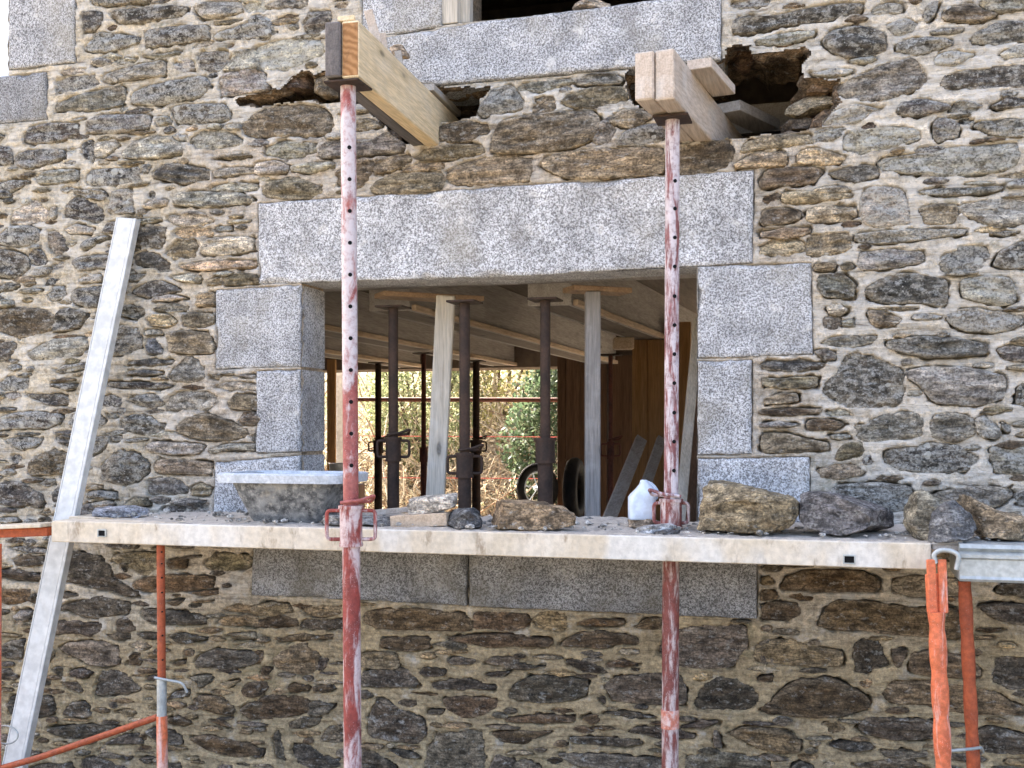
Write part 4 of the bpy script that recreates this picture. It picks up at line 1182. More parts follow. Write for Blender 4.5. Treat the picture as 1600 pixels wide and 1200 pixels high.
# formwork beams under the slab
def form_beam(p0, p1, label, zb=2.15, zt=2.418, wd=.20, y0=.62, y1=YB - .02):
    a = PZ(*p0, zb); b = PZ(*p1, zb); d = (b - a) / (b[1] - a[1])
    A = a + d * (y0 - a[1]); B = a + d * (y1 - a[1])
    e = empty('formwork_beam', ((A + B) / 2) * [1, 1, 0] + [0, 0, zb], label, 'beam', 'formwork beams under the slab')
    off = np.array([-wd / 2, 0, 0])
    for k, x in enumerate((0, -wd + .02)):
        MB().bar(A + [x - .01, 0, (zt - zb) / 2], B + [x - .01, 0, (zt - zb) / 2], .02, zt - zb).build('side_board', M['ply'], e)
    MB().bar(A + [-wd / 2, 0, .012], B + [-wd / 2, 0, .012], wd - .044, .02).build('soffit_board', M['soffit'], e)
    MB().bar(A + [-wd, -.012, (zt - zb) / 2], A + [0, -.012, (zt - zb) / 2], .02, zt - zb).build('end_board', M['ply'], e)
    MB().bar(A + [.0125, 0, .014], B + [.0125, 0, .014], .024, .028).build('batten', M['batten'], e)
    return e
form_beam((515, 553), (662, 575), 'leftmost plywood formwork beam, farthest into the room')
form_beam((515, 517), (805, 572), 'plywood formwork beam second from the left jamb')
form_beam((565, 465), (985, 575), 'long plywood formwork beam over the middle of the room')
form_beam((870, 468), (1080, 547), 'plywood formwork beam nearest the right jamb', 2.15)
mb = MB(); mb.bar(P(440, 452, .30) * [1, 1, 0] + [0, 0, 2.265], P(1120, 452, .30) * [1, 1, 0] + [0, 0, 2.265], .10, .07)
tag(mb.build('inner_lintel', M['batten']), 'rough timber beam behind the granite lintel', 'beam')
mb = MB(); mb.bar(P(440, 452, .44) * [1, 1, 0] + [0, 0, 2.272], P(1120, 452, .44) * [1, 1, 0] + [0, 0, 2.272], .16, .07)
tag(mb.build('inner_lintel', M['ply']), 'second darker timber beam behind the granite lintel', 'beam')

# ------------------------------------------------------------------ steel props
def steel_prop(label, B, T, zc, r_in, r_out, mi, mo, mc, ch=.075, holes=(), handle=1, hw=.05, plate=.06, group='steel props', pin_dir=1, hang=.0, base=True):
    B = np.asarray(B, float); T = np.asarray(T, float)
    ax = lambda z: B + (T - B) * ((z - B[2]) / (T[2] - B[2]))
    e = empty('steel_prop', B, label, 'prop', group)
    MB().tube(B + [0, 0, .006], ax(zc - .01), r_out, n=22).build('outer_tube', M[mo], e, True)
    MB().tube(ax(zc - .02), T - [0, 0, .008], r_in, n=22).build('inner_tube', M[mi], e, True)
    R = r_out * 1.27
    mb = MB(); mb.tube(ax(zc - ch), ax(zc + ch * .75), R, n=22); mb.tube(ax(zc - ch - .006), ax(zc - ch + .004), R * 1.05, n=22); mb.tube(ax(zc + ch * .75 - .003), ax(zc + ch * .75 + .008), R * 1.12, n=22)
    mb.build('collar', M[mc], e, True)
    c = ax(zc)
    if handle:
        for s in (-1, 1):
            d = RGT * s
            pts = [c + d * R * .9 + [0, 0, ch * .62], c + d * (R + hw) + [0, 0, ch * .62], c + d * (R + hw) + [0, 0, -ch * .75], c + d * R * .9 + [0, 0, -ch * .75]]
            MB().sweep(roundpath(pts, .014), .0062, 10).build('handle', M[mc], e, True)
        z1 = zc + ch * .75 + .02
        q = ax(z1)
        pts = [q - RGT * pin_dir * r_in * 1.2 - FWD * r_in * 1.2 + [0, 0, -.002], q + RGT * pin_dir * (r_in + .01) - FWD * r_in * 1.25 + [0, 0, .006], q + RGT * pin_dir * (r_in + .055) - FWD * r_in + [0, 0, .022], q + RGT * pin_dir * (r_in + .04) + FWD * .02 + [0, 0, .0], q - RGT * pin_dir * .0 + FWD * r_in * .9 - [0, 0, .004]]
        MB().sweep(roundpath(pts, .012), .0055, 8).build('locking_pin', M[mi], e, True)
    MB().box(T + [-plate, -plate, -.010], T + [plate, plate, -.002], .002).build('head_plate', M['rust'], e)
    if base: MB().box(B + [-.07, -.07, 0], B + [.07, .07, .008], .002).build('base_plate', M['rust'], e)
    for z in holes:
        q = ax(z); d = -FWD * .97 + RGT * .24; d /= np.linalg.norm(d)
        MB().tube(q + d * (r_in * .8), q + d * (r_in + .0006), .0068, n=12).build('pin_hole', M['black'], e)
    return e
yL, yR = -.83, -.354
BL = P(551, 1190, yL); TL = P(544, 124, yL); BL = TL + (BL - TL) * (TL[2] / (TL[2] - BL[2])); BL[2] = 0
zof = lambda px, py, y: P(px, py, y)[2]
steel_prop('red and white splashed steel prop carrying the left needle beam', BL, np.r_[TL[:2], 2.729], zof(549, 818, yL), .0252, .0290, 'prop_white', 'prop_red', 'prop_red', .068,
           [zof(548, y, yL) for y in np.arange(233, 740, 49.4)], hw=.042, group='props carrying the needle beams')
BR = P(1047, 1190, yR); TR = P(1051, 184, yR); BR = TR + (BR - TR) * (TR[2] / (TR[2] - BR[2])); BR[2] = 0
steel_prop('steel prop with flaking dark red paint carrying the right needle beam', BR, np.r_[TR[:2], 2.671], zof(1048, 800, yR), .0246, .0290, 'prop_streak', 'prop_worn', 'prop_worn', .050,
           [zof(1050, y, yR) for y in (285, 328, 373, 418, 464, 509, 554, 599, 645, 690, 735)], hw=.022, group='props carrying the needle beams', pin_dir=-1)
mb = MB(); mb.tube(P(1047, 1108, yR) , P(1047, 1137, yR), .0312, n=22); mb.build('orange_band', M['band'], bpy.data.objects['steel_prop.001'], True)

def inside_prop(px, top, depth, zc_py, r, label, wide=1.25, handle=1, mat='rust'):
    T = PD(px, top, depth); T[2] = min(T[2], 2.148)
    B = np.r_[T[:2], .03]
    zc = PD(px, zc_py, depth)[2]
    return steel_prop(label, B, T, zc, r, r * wide, mat, mat, mat, .05, (), handle, .035, .06, 'rusty props inside the room')
inside_prop(591, 566, 8.6, 697, .024, 'dark rusty prop far inside, leftmost of all')
inside_prop(614.5, 478, 4.75, 700, .0205, 'dark rusty prop inside, just right of the leftmost one')
inside_prop(662, 551, 7.6, 709, .016, 'thin rusty prop inside, left of the pale timber post', 1.35, 0, 'rust_red')
inside_prop(726, 470, 4.55, 725, .0215, 'dark rusty prop inside with looped handles, right of the pale timber post')
inside_prop(744, 563, 8.4, 697, .026, 'dark rusty prop far inside, behind the looped one')
inside_prop(852, 466, 4.5, 702, .0205, 'rusty brown prop inside at the right edge of the garden view', 1.5, 0, 'rust')
inside_prop(954, 553, 6.5, 702, .0125, 'slim rusty prop inside in front of the brown boards', 1.3, 1, 'rust_red')

# timber posts
def post(label, T, B, w_, mat, py_pl, pl0, pl1, pll):
    e = empty('timber_post', B, label, 'post')
    MB().bar(B, T, w_, w_ * .95, FWD, .004).build('shaft', M[mat], e)
    return e
T = PD(697, 466, 4.75); T[2] = 2.168; B0 = PD(681, 770, 4.75); B = T + (B0 - T) * ((T[2] - .03) / (T[2] - B0[2]))
post('pale leaning timber post inside in the middle of the window', T, B, .078, 'post_pale', 0, 0, 0, '')
T2 = PD(926, 453, 4.6); T2[2] = 2.168; B2 = np.r_[PD(925, 800, 4.6)[:2], .03]
post('grey square timber post inside the window left of the leaning planks', T2, B2, .062, 'post_grey', 0, 0, 0, '')
def headboard(pa, pb, y, z, wd, label, mat='brown_plank', turn=0):
    a = P(*pa, y) * [1, 1, 0] + [0, 0, z]; b = P(*pb, y + turn) * [1, 1, 0] + [0, 0, z]
    return tag(MB().bar(a, b, wd, .022).build('packing_board', M[mat]), label, 'board')
M['brown_plank'] = m_wood('brown_plank', (0.27, 0.175, 0.105), (0.36, 0.25, 0.16), 1, 0.0, 0.2)
yT = T[1]; headboard((592, 450), (748, 460), yT - .03, 2.181, .13, 'brown packing board on top of the pale timber post', 'brown_plank', .30)
yT2 = T2[1]; headboard((888, 445), (978, 445), yT2 - .02, 2.181, .12, 'brown packing board on top of the grey timber post', 'brown_plank', .16)
# leaning planks inside
def plank(a, b, wd, th, mat, label, cat='plank', up=None, name='leaning_plank'):
    return tag(MB().bar(a, b, wd, th, FWD if up is None else up, .002).build(name, M[mat]), label, cat)
plank(PD(1002, 686, 5.6), PD(944, 830, 4.7), .058, .022, 'plank_grey', 'grey plank leaning inside left of the white jerrycan')
plank(PD(1034, 686, 5.7), PD(994, 800, 5.0), .050, .022, 'plank_grey', 'shorter grey plank leaning inside behind the white jerrycan')
plank(PD(1091, 500, 4.9), PD(1060, 840, 4.55), .040, .035, 'post_pale', 'pale batten leaning inside against the right window jamb')
plank(PD(1098, 560, 5.0), PD(1076, 840, 4.75), .05, .03, 'brown_board', 'dark batten leaning inside right behind the pale one')
# junction box shaped block on the beam side
o = MB(); c = PD(974, 537, 6.2); o.obox(c, [RGT, FWD, UPV], [.055, .05, .032], .004); tag(o.build('timber_block', M['batten']), 'small timber block fixed under the formwork beam end', 'block')
# rail and strings across the garden opening
tag(MB().tube(P(540, 624, YB + .5), P(900, 625, YB + .5), .021, n=12).build('guard_rail', M['rust_red'], None, True), 'rusty horizontal rail across the garden opening', 'rail')
for k, (ya, yb_) in enumerate(((681, 683), (746, 748))):
    tag(MB().tube(P(540, ya, YB + .55), P(900, yb_, YB + .55), .0035, n=6).build('red_string', M['string'], None, True), ('upper' if k == 0 else 'lower') + ' red string line stretched across the garden opening', 'string')
# white bucket and logs glimpsed at the left
cw = P(531, 725, 4.4)
e = empty('white_bucket', cw - [0, 0, .12], 'white bucket seen at the left edge of the garden opening', 'bucket')
MB().sweep([cw + [0, 0, -.16], cw + [0, 0, .0]], [.075, .09], 20).build('body', M['white_paint'], e, True)
MB().sweep([cw + [.09 * math.cos(a), .09 * math.sin(a), .002] for a in np.linspace(0, 2 * math.pi, 24, endpoint=False)], .006, 6, closed=True).build('rim', M['white_paint'], e, True)
tag(MB().box(cw + [-.16, -.16, -cw[2] + .03], cw + [.16, .16, -.165], .01).build('crate', M['brown_board']), 'brown crate under the white bucket', 'crate')
# wheel at the garden opening, tyre in the room
def wheel(c, R, rt, ax, label, name, spokes=True, rimm='white_paint'):
    c = np.asarray(c, float); ax = np.asarray(ax, float) / np.linalg.norm(ax); u = np.cross(ax, UPV); u /= np.linalg.norm(u); v = np.cross(u, ax)
    e = empty(name, c - [0, 0, R], label, 'wheel')
    ring = lambda r, n=32: [c + r * (u * math.cos(a) + v * math.sin(a)) for a in np.linspace(0, 2 * math.pi, n, endpoint=False)]
    MB().sweep(ring(R - rt), rt, 10, closed=True).build('tyre', M['dark_rubber'], e, True)
    if spokes:
        MB().sweep(ring(R - 2.1 * rt), rt * .35, 8, closed=True).build('rim', M[rimm], e, True)
        for k in range(6):
            a = k * math.pi / 3 + .2; MB().tube(c, c + (R - 2.1 * rt) * (u * math.cos(a) + v * math.sin(a)), rt * .16, n=6).build('spoke', M[rimm], e, True)
        MB().tube(c - ax * rt, c + ax * rt, rt * .6, n=12).build('hub', M[rimm], e, True)
    return e
wheel(PD(840, 763, 9.3), .21, .034, (.75, -.6, .05), 'small wheel with pale rim standing at the garden opening', 'barrow_wheel')
tag(MB().box(PD(840, 763, 9.3) + [-.25, -.2, -.21 - PD(840, 763, 9.3)[2] + .21 + .03], PD(840, 763, 9.3) + [.25, .2, -.212], .01).build('crate', M['brown_board']), 'low brown crate under the barrow wheel', 'crate')
cT = PD(898, 765, 7.6)
wheel(cT, .22, .05, (.985, .03, .0), 'black tyre standing on edge inside behind the grey post', 'tyre', False)
tag(MB().box(cT + [-.2, -.25, -cT[2] + .03], cT + [.2, .25, -.222], .01).build('crate', M['brown_board']), 'brown crate under the black tyre', 'crate')

# ------------------------------------------------------------------ needle beams through the wall
def needle(label, N, Fp, h, widths, mats, endmats, zb, extra=.75):
    N = np.asarray(N, float); Fp = np.asarray(Fp, float); d = Fp - N; d[2] = 0; L = np.linalg.norm(d); d /= L; sd = np.array([d[1], -d[0], 0])   # to the right
    E = N + d * (L + extra); e = empty('needle_beam', N * [1, 1, 0] + [0, 0, zb], label, 'beam', 'needle beams through the wall')
    x = 0
    for k, (wd, m, em) in enumerate(zip(widths, mats, endmats)):
        s = -sd * (x + wd / 2); up = [0, 0, zb + h / 2]; a = N * [1, 1, 0] + s + up - d * (.0 if k == 0 else .012); b_ = E * [1, 1, 0] + s + up
        o = MB().bar(a, b_, wd - .002, h - (.006 if k else 0), ch=.004).build('member', M[m], e)
        MB().bar(a - d * .0012, a + d * .004, wd - .008, h - .014, ch=.001).build('end_grain', M[em], o)
        x += wd
    return e, d, sd
nL, dL, sL = needle('doubled timber needle beam, fresh yellow pine with a dark weathered twin', P(561, 120, -.88), P(686, 227, 0), .183, (.060, .053), ('needle_new', 'needle_grey'), ('needle_end', 'needle_grey'), 2.731)
nR, dR, sR = needle('doubled pale timber needle beam beside the big ragged hole', P(1054, 154, -.568), P(1113, 220, 0), .163, (.066, .064), ('needle_pale', 'needle_pale'), ('needle_pale', 'needle_pale'), 2.673)
def flat(label, a, b, wd, th, mat, up=(0, 0, 1), name='packing_board', cat='board'):
    return tag(MB().bar(a, b, wd, th, up, .002).build(name, M[mat]), label, cat)
a = P(1090, 66, -.34); a[2] = 2.852; flat('pale packing board on top of the right needle beam', a + dR * .0 + sR * .005, a + dR * .34 + sR * .02, .085, .034, 'needle_pale')
a = P(1136, 135, .22); a[2] = 2.855; flat('dull packing board behind the pale one on the right needle beam', a, a + dR * .34 + sR * .10, .11, .04, 'ply')
a = P(672, 143, -.05); a[2] = 2.929; flat('grey packing board on the left needle beam at the wall', a - dL * .06, a + dL * .32, .07, .026, 'plank_grey')
NLt = P(561, 120, -.88) * [1, 1, 0] + [0, 0, 2.731 + .183]                    # top arris of the left needle
def on_needle(px, back=.02):
    s = np.linspace(0, .95, 400); q = NLt + dL * s[:, None] - sL * back; k = np.argmin(abs(proj(q)[0] - px)); return q[k]
b0 = on_needle(590); flat('pale curved wood splinter leaning behind the left needle beam end', b0, b0 - RGT * .032 + UPV * .115, .030, .014, 'needle_pale', -FWD, 'wood_offcut', 'offcut')
b0 = on_needle(601); flat('small pale wood stub standing on the left needle beam', b0, b0 - RGT * .006 + UPV * .06, .022, .018, 'needle_pale', -FWD, 'wood_offcut', 'offcut')
b0 = on_needle(626); flat('grey wood stub standing on the left needle beam near the sill', b0, b0 - RGT * .010 + UPV * .055, .024, .018, 'plank_grey', -FWD, 'wood_offcut', 'offcut')
b0 = NLt - sL * .045 + UPV * .009 + dL * .03; flat('yellow wood chip lying on the left needle beam end', b0 - RGT * .035, b0 + RGT * .02 + UPV * .004, .035, .018, 'needle_new', UPV + FWD * .2, 'wood_offcut', 'offcut')
rock('loose_stone', [(607, 74), (622, 68), (638, 76), (637, 90), (620, 92)], -.24, .05, (.33, .25, .17, .1), seed=91, label='small tan stone lying on the left needle beam by the sill', cat='stone')
rock('loose_stone', [(893, 19), (905, 6), (922, 2), (940, 8), (956, 10), (950, 14), (915, 20)], .05, .1, (.42, .34, .25, .1), seed=93, label='tan stone lying on the upper granite sill', cat='stone')
# boards seen inside the ragged pocket
for k, (p0, p1, z_, lb) in enumerate([((1160, 175), (1300, 175), 2.72, 'lower blue grey board across the back of the ragged hole'), ((1130, 130), (1300, 130), 2.92, 'upper brown board across the back of the ragged hole')]):
    flat(lb, P(*p0, .66) * [1, 1, 0] + [0, 0, z_], P(*p1, .66) * [1, 1, 0] + [0, 0, z_], .03, .12, ('post_grey', 'ply')[k], name='cross_board')

# ------------------------------------------------------------------ scaffold
yF = -.55; ZD = 1.255
XL = P(80, 830, yF)[0]; XR = P(1455, 870, yF)[0]
dk = empty('scaffold_deck', ((XL + XR) / 2, yF, ZD - .08), 'long pale scaffold board stretched across below the window', 'scaffold deck')
mb = MB(); mb.bar((XL, yF + .062, ZD - .04), (XR, yF + .062, ZD - .04), .124, .08, ch=.003); mb.build('front_board', M['deck'], dk)
XB = P(128, 830, -.2)[0]
mb = MB(); mb.bar((XB, -.155, ZD - .03), (XR + .3, -.155, ZD - .03), .26, .05, ch=.003); mb.build('back_board', M['deck'], dk)
for px, py in ((160, 833), (1327, 874)):
    c = P(px, py, yF); c[2] = np.clip(c[2], ZD - .07, ZD - .03)
    hw_, hh_ = .0185, .0145
    mb = MB()
    mb.box(c + [-hw_, -.006, hh_ - .004], c + [hw_, .02, hh_]); mb.box(c + [-hw_, -.006, -hh_], c + [hw_, .02, -hh_ + .004]); mb.box(c + [-hw_, -.0055, -hh_ + .004], c + [-hw_ + .004, .02, hh_ - .004]); mb.box(c + [hw_ - .004, -.0055, -hh_ + .004], c + [hw_, .02, hh_ - .004])
    t_ = mb.build('tube_end', M['galv'], dk)
    MB().box(c + [-hw_ + .003, -.0012, -hh_ + .003], c + [hw_ - .003, .004, hh_ - .003]).build('hollow', M['black'], t_)
# right-hand steel plank
X2 = P(1499, 870, -.57)[0]; ys = -.575
prof = [(0, -.004), (-.004, 0), (-.004, .0), (.012, .0), (.012, -.020), (-.006, -.026), (-.010, -.036), (-.004, -.044), (-.004, -.106), (-.010, -.112), (.03, -.112)]
V = []; Fc = []; pl = [(-.004, -.012), (.0, .0), (.30, .0), (.30, -.112), (-.002, -.112), (-.008, -.104), (-.002, -.096), (-.002, -.046), (-.010, -.040), (-.010, -.030), (.006, -.022)]
sp = empty('steel_plank', (X2 + .4, ys, ZD - .11), 'galvanised steel scaffold plank at the right edge of the picture', 'scaffold plank')
for X in (X2, X2 + 1.6): V += [(X, ys + a, ZD + .004 + b) for a, b in pl]
n = len(pl)
Fc = [(i, (i + 1) % n, n + (i + 1) % n, n + i) for i in range(n)] + [tuple(range(n - 1, -1, -1)), tuple(range(n, 2 * n))]
mk('plank_body', V, Fc, M['galv'], sp)
tag(MB().box(P(1456, 858, -.53) * [1, 0, 0] + [0, -.54, ZD - .022], P(1504, 858, -.53) * [1, 0, 0] + [0, -.42, ZD + .012], .004).build('timber_block', M['plank_grey']), 'brown wood block between the long board and the steel plank', 'block')
hk = [P(1462, 880, -.60), P(1458, 866, -.60), P(1470, 859, -.60), P(1488, 861, -.60), P(1499, 868, -.60), P(1494, 890, -.60)]
tag(MB().sweep(roundpath(hk, .012), .0075, 10).build('plank_hook', M['galv'], None, True), 'bent steel hook over the orange post top', 'hook')

def crimped(a, b, r, amp, pitch, ph=0, n=60):
    a = np.asarray(a, float); b = np.asarray(b, float); L = np.linalg.norm(b - a)
    pts = [a + (b - a) * k / n for k in range(n + 1)]; rad = [r * (1 - amp * abs(math.sin(math.pi * (k / n * L / pitch + ph))) ** 6) for k in range(n + 1)]
    return MB().sweep(pts, rad, 16)
def leg(pa, pb, y):                 # points on the plane y, prolonged to the ground
    a = P(*pa, y); b = P(*pb, y); return a, a + (b - a) * (a[2] / (a[2] - b[2]))
a, b_ = leg((1463, 956), (1474, 1195), -.60)
tp = empty('trestle_post', b_, 'bright orange crimped trestle post in front of the board end', 'trestle post')
crimped(a, b_, .0258, .16, .135, .15).build('tube', M['orange'], tp, True)
u0, u1 = P(1463, 874, -.60), P(1466, 958, -.60)
mb = MB(); mb.bar(u0 - RGT * .0165, u1 - RGT * .0165, .026, .012, -FWD, .003); mb.bar(u0 + RGT * .0165, u1 + RGT * .0165, .026, .012, -FWD, .003); mb.bar(u0 - [0, 0, .045] + FWD * .012, u1 + FWD * .012, .056, .018, -FWD, .003)
mb.build('fork_head', M['orange'], tp)
a, b_ = leg((1507, 908), (1521, 1195), -.47)
tp2 = empty('trestle_post', b_, 'dull red orange trestle post under the steel plank', 'trestle post')
crimped(a, b_, .0205, .12, .15, .4).build('tube', M['orange_dull'], tp2, True)
tag(MB().sweep(roundpath([P(1484, 1173, -.585), P(1520, 1170, -.53), P(1533, 1168, -.50), P(1536, 1175, -.47), P(1524, 1182, -.44)], .008), .005, 8).build('tie_rod', M['galv'], None, True), 'thin steel rod tying the two right trestle posts', 'rod')
a, b_ = leg((251, 849), (254, 1195), -.50)
tl = empty('trestle_post', b_, 'slim orange trestle post under the left end of the board', 'trestle post')
m_ = a + (b_ - a) * .27
zj = P(252, 1060, -.5)[2]; J = a + (b_ - a) * ((a[2] - zj) / a[2])
MB().tube(J - [0, 0, .05], a, .0155, n=16).build('inner_tube', M['orange_dull'], tl, True)
MB().tube(b_, J - [0, 0, .14], .0205, n=16).build('outer_tube', M['orange'], tl, True)
MB().tube(J - [0, 0, .15], J, .0185, n=16).build('sleeve', M['galv'], tl, True)
for py in (862, 880, 902, 925, 955, 992, 1030):
    q = P(252 + (py - 849) * .009, py, -.5); MB().tube(q - FWD * .010 + RGT * .005, q - FWD * .0158 + RGT * .0056, .0035, n=8).build('pin_hole', M['black'], tl)
hk = [J + RGT * -.022 + [0, 0, .008] - FWD * .02, J + RGT * .02 - FWD * .022, J + RGT * .085 - FWD * .02 - [0, 0, .012], J + RGT * .098 - [0, 0, .05] - FWD * .01]
MB().sweep(roundpath(hk, .02), .005, 8).build('locking_pin', M['galv'], tl, True)
tag(MB().sweep([P(-60, 1218, -.5), P(60, 1184, -.5), P(160, 1150, -.5), P(247, 1120, -.5)], .0125, 12).build('diagonal_brace', M['orange_dull'], None, True), 'orange diagonal brace tube at the lower left', 'brace')
a, b_ = leg((-3, 850), (-4, 1195), -.5)
tag(MB().tube(b_, a, .014, n=14).build('trestle_post', M['orange'], None, True), 'orange trestle post cut by the left picture edge', 'trestle post')
c0 = P(8, 1148, -.47)
tag(MB().sweep([c0 + RGT * .055 * math.cos(t) + UPV * .036 * math.sin(t) - FWD * .01 * math.cos(t) for t in np.linspace(-2.2, 2.2, 22)], .0035, 8).build('wire_loop', M['galv'], None, True), 'thin wire loop at the lower left corner', 'wire')
lg = empty('scaffold_ledger', P(30, 832, -.5), 'orange steel ledger with a thin board running out of the left edge', 'scaffold ledger')
MB().bar(P(-120, 838, -.5), P(79, 830, -.5), .04, .034, ch=.003).build('ledger', M['orange_dull'], lg)
MB().bar(P(-120, 838, -.5) + [0, 0, .026], P(79, 830, -.5) + [0, 0, .026], .12, .014, ch=.002).build('board', M['deck'], lg)

# aluminium rule leaning on the wall
a = P(199, 342, -.035); b_ = P(22, 1195, -.40); b_ = a + (b_ - a) * (a[2] / (a[2] - b_[2])); 
rl = empty('levelling_rule', b_, 'long pale aluminium rule leaning against the wall at the left', 'rule')
MB().bar(b_ + [0, 0, .004], a, .078, .028, (.0, -1, .12), .002).build('web', M['alu'], rl)
d_ = (a - b_) / np.linalg.norm(a - b_); sd = np.cross(d_, [0, -1, .12]); sd /= np.linalg.norm(sd)
sd = sd if sd[0] > 0 else -sd
MB().bar(b_ + sd * .047 + [0, .002, .004], a + sd * .047 + [0, .002, 0], .014, .036, (.0, -1, .12), .002).build('flange', M['alu'], rl)
MB().bar(b_ - sd * .042 + [0, .001, .004], a - sd * .042 + [0, .001, 0], .006, .032, (.0, -1, .12), .001).build('edge', M['alu'], rl)

# ------------------------------------------------------------------ mortar tub
def m_tub():
    t = NT('tub_plastic'); q = t.pos(); a = t.noise(t.pos((1, 1, 1.4)), 14, 6, 0.70); b = t.noise(q, 90, 3)
    c = t.mix(t.mr(a, 0.34, 0.66, 0, 1), (0.04, 0.042, 0.045), (0.27, 0.275, 0.27)); c = t.mix(t.mr(t.noise(q, 48, 6, 0.7), 0.50, 0.64, 0, .6), c, (0.44, 0.43, 0.40)); c = t.mix(t.mr(t.noise(q, 12, 3), 0.55, 0.75, 0, .5), c, (0.36, 0.32, 0.24))
    return t.fin(c, 0.65, t.bump(a, 0.003, 0.6))
M['tub'] = m_tub()
M['tub_rim'] = m_plain('tub_rim', (0.60, 0.63, 0.66), (0.44, 0.48, 0.52), 18, 0.6)
M['mix'] = m_plain('dried_mortar', (0.45, 0.40, 0.33), (0.34, 0.30, 0.24), 22, 0.9, 0, .006)
yt0, yt1 = -.50, -.17
xa, xb = P(330, 752, yt0)[0], P(526, 752, yt0)[0]; zt = P(430, 741, yt0)[2]; zb_ = ZD + .003
cxt, cyt = (xa + xb) / 2, (yt0 + yt1) / 2; hx, hy = (xb - xa) / 2, (yt1 - yt0) / 2
def rrect(hx, hy, z, r=.05, n=5):
    o = []
    for sx, sy, a0 in ((1, 1, 0), (-1, 1, 90), (-1, -1, 180), (1, -1, 270)):
        for k in range(n + 1):
            a = math.radians(a0 + 90 * k / n); o.append((cxt + sx * (hx - r) + r * math.cos(a), cyt + sy * (hy - r) + r * math.sin(a), z))
    return o
tb = empty('mortar_tub', (cxt, cyt, zb_), 'black plastic mortar tub with cement stained whitish rim on the board', 'tub')
H = zt - zb_
rings = [rrect(hx - .118, hy - .085, zb_ + .001, .03), rrect(hx - .108, hy - .075, zb_ + .012, .04), rrect(hx - .040, hy - .022, zt - .012, .05), rrect(hx - .046, hy - .028, zt - .006, .05), rrect(hx - .112, hy - .08, zb_ + .02, .04)]
V = sum(rings, []); n = len(rings[0]); Fc = []
for j in range(4):
    for i in range(n): Fc.append((j * n + i, j * n + (i + 1) % n, (j + 1) * n + (i + 1) % n, (j + 1) * n + i))
Fc += [tuple(range(n - 1, -1, -1)), tuple(4 * n + i for i in range(n))]
ob = mk('body', V, Fc, M['tub'], tb, True); ob.data.set_sharp_from_angle(angle=math.radians(35))
rings = [rrect(hx - .042, hy - .02, zt - .030, .05), rrect(hx - .004, hy - .004, zt - .034, .05), rrect(hx, hy, zt - .004, .05), rrect(hx - .008, hy - .008, zt + .002, .05), rrect(hx - .036, hy - .030, zt + .002, .05), rrect(hx - .042, hy - .036, zt - .012, .05)]
V = sum(rings, []); Fc = []
for j in range(6):
    for i in range(n): Fc.append((j * n + i, j * n + (i + 1) % n, ((j + 1) % 6) * n + (i + 1) % n, ((j + 1) % 6) * n + i))
ob = mk('rim', V, Fc, M['tub_rim'], tb, True); ob.data.set_sharp_from_angle(angle=math.radians(35))

# jerrycan
yj = -.30; cj = P(1004, 806, yj); zj0 = ZD + .036
s_ = 3.95 / FPX
je = empty('jerrycan', (cj[0], yj, zj0), 'small white plastic jerrycan standing in the window opening', 'jerrycan')
def jring(x0, x1, z, d, r=.016, n=4):
    o = []; cx, hx_ = (x0 + x1) / 2, (x1 - x0) / 2; r = min(r, hx_ * .9, d * .9)
    for sx, sy, a0 in ((1, 1, 0), (-1, 1, 90), (-1, -1, 180), (1, -1, 270)):
        for k in range(n + 1):
            a = math.radians(a0 + 90 * k / n); o.append(cj * [1, 0, 0] + [0, yj, zj0 + z] + RGT * (cx + sx * (hx_ - r) + r * math.cos(a)) + FWD * (sy * (d - r) + r * math.sin(a)))
    return o
pr = [(-21, 18, 0, .040), (-21.5, 19, 3, .042), (-21.5, 19, 34, .042), (-18, 18, 39, .040), (-11, 16, 46, .034), (-5, 12, 54, .024), (-3.5, 8, 59, .017), (-2.5, 7, 61, .015)]
rings = [jring(a * s_, b * s_, z * s_, d) for a, b, z, d in pr]; n = len(rings[0]); V = sum(rings, []); Fc = []
for j in range(len(pr) - 1):
    for i in range(n): Fc.append((j * n + i, j * n + (i + 1) % n, (j + 1) * n + (i + 1) % n, (j + 1) * n + i))
Fc += [tuple(range(n - 1, -1, -1)), tuple((len(pr) - 1) * n + i for i in range(n))]
mk('body', V, Fc, M['white_pl'], je, True)
o_ = cj * [1, 0, 0] + [0, yj, zj0]
MB().sweep(roundpath([o_ + RGT * 6 * s_ + UPV * 57 * s_, o_ + RGT * 15 * s_ + UPV * 53 * s_, o_ + RGT * 23 * s_ + UPV * 42 * s_, o_ + RGT * 19 * s_ + UPV * 31 * s_], .012), .0085, 10).build('handle', M['white_pl'], je, True)

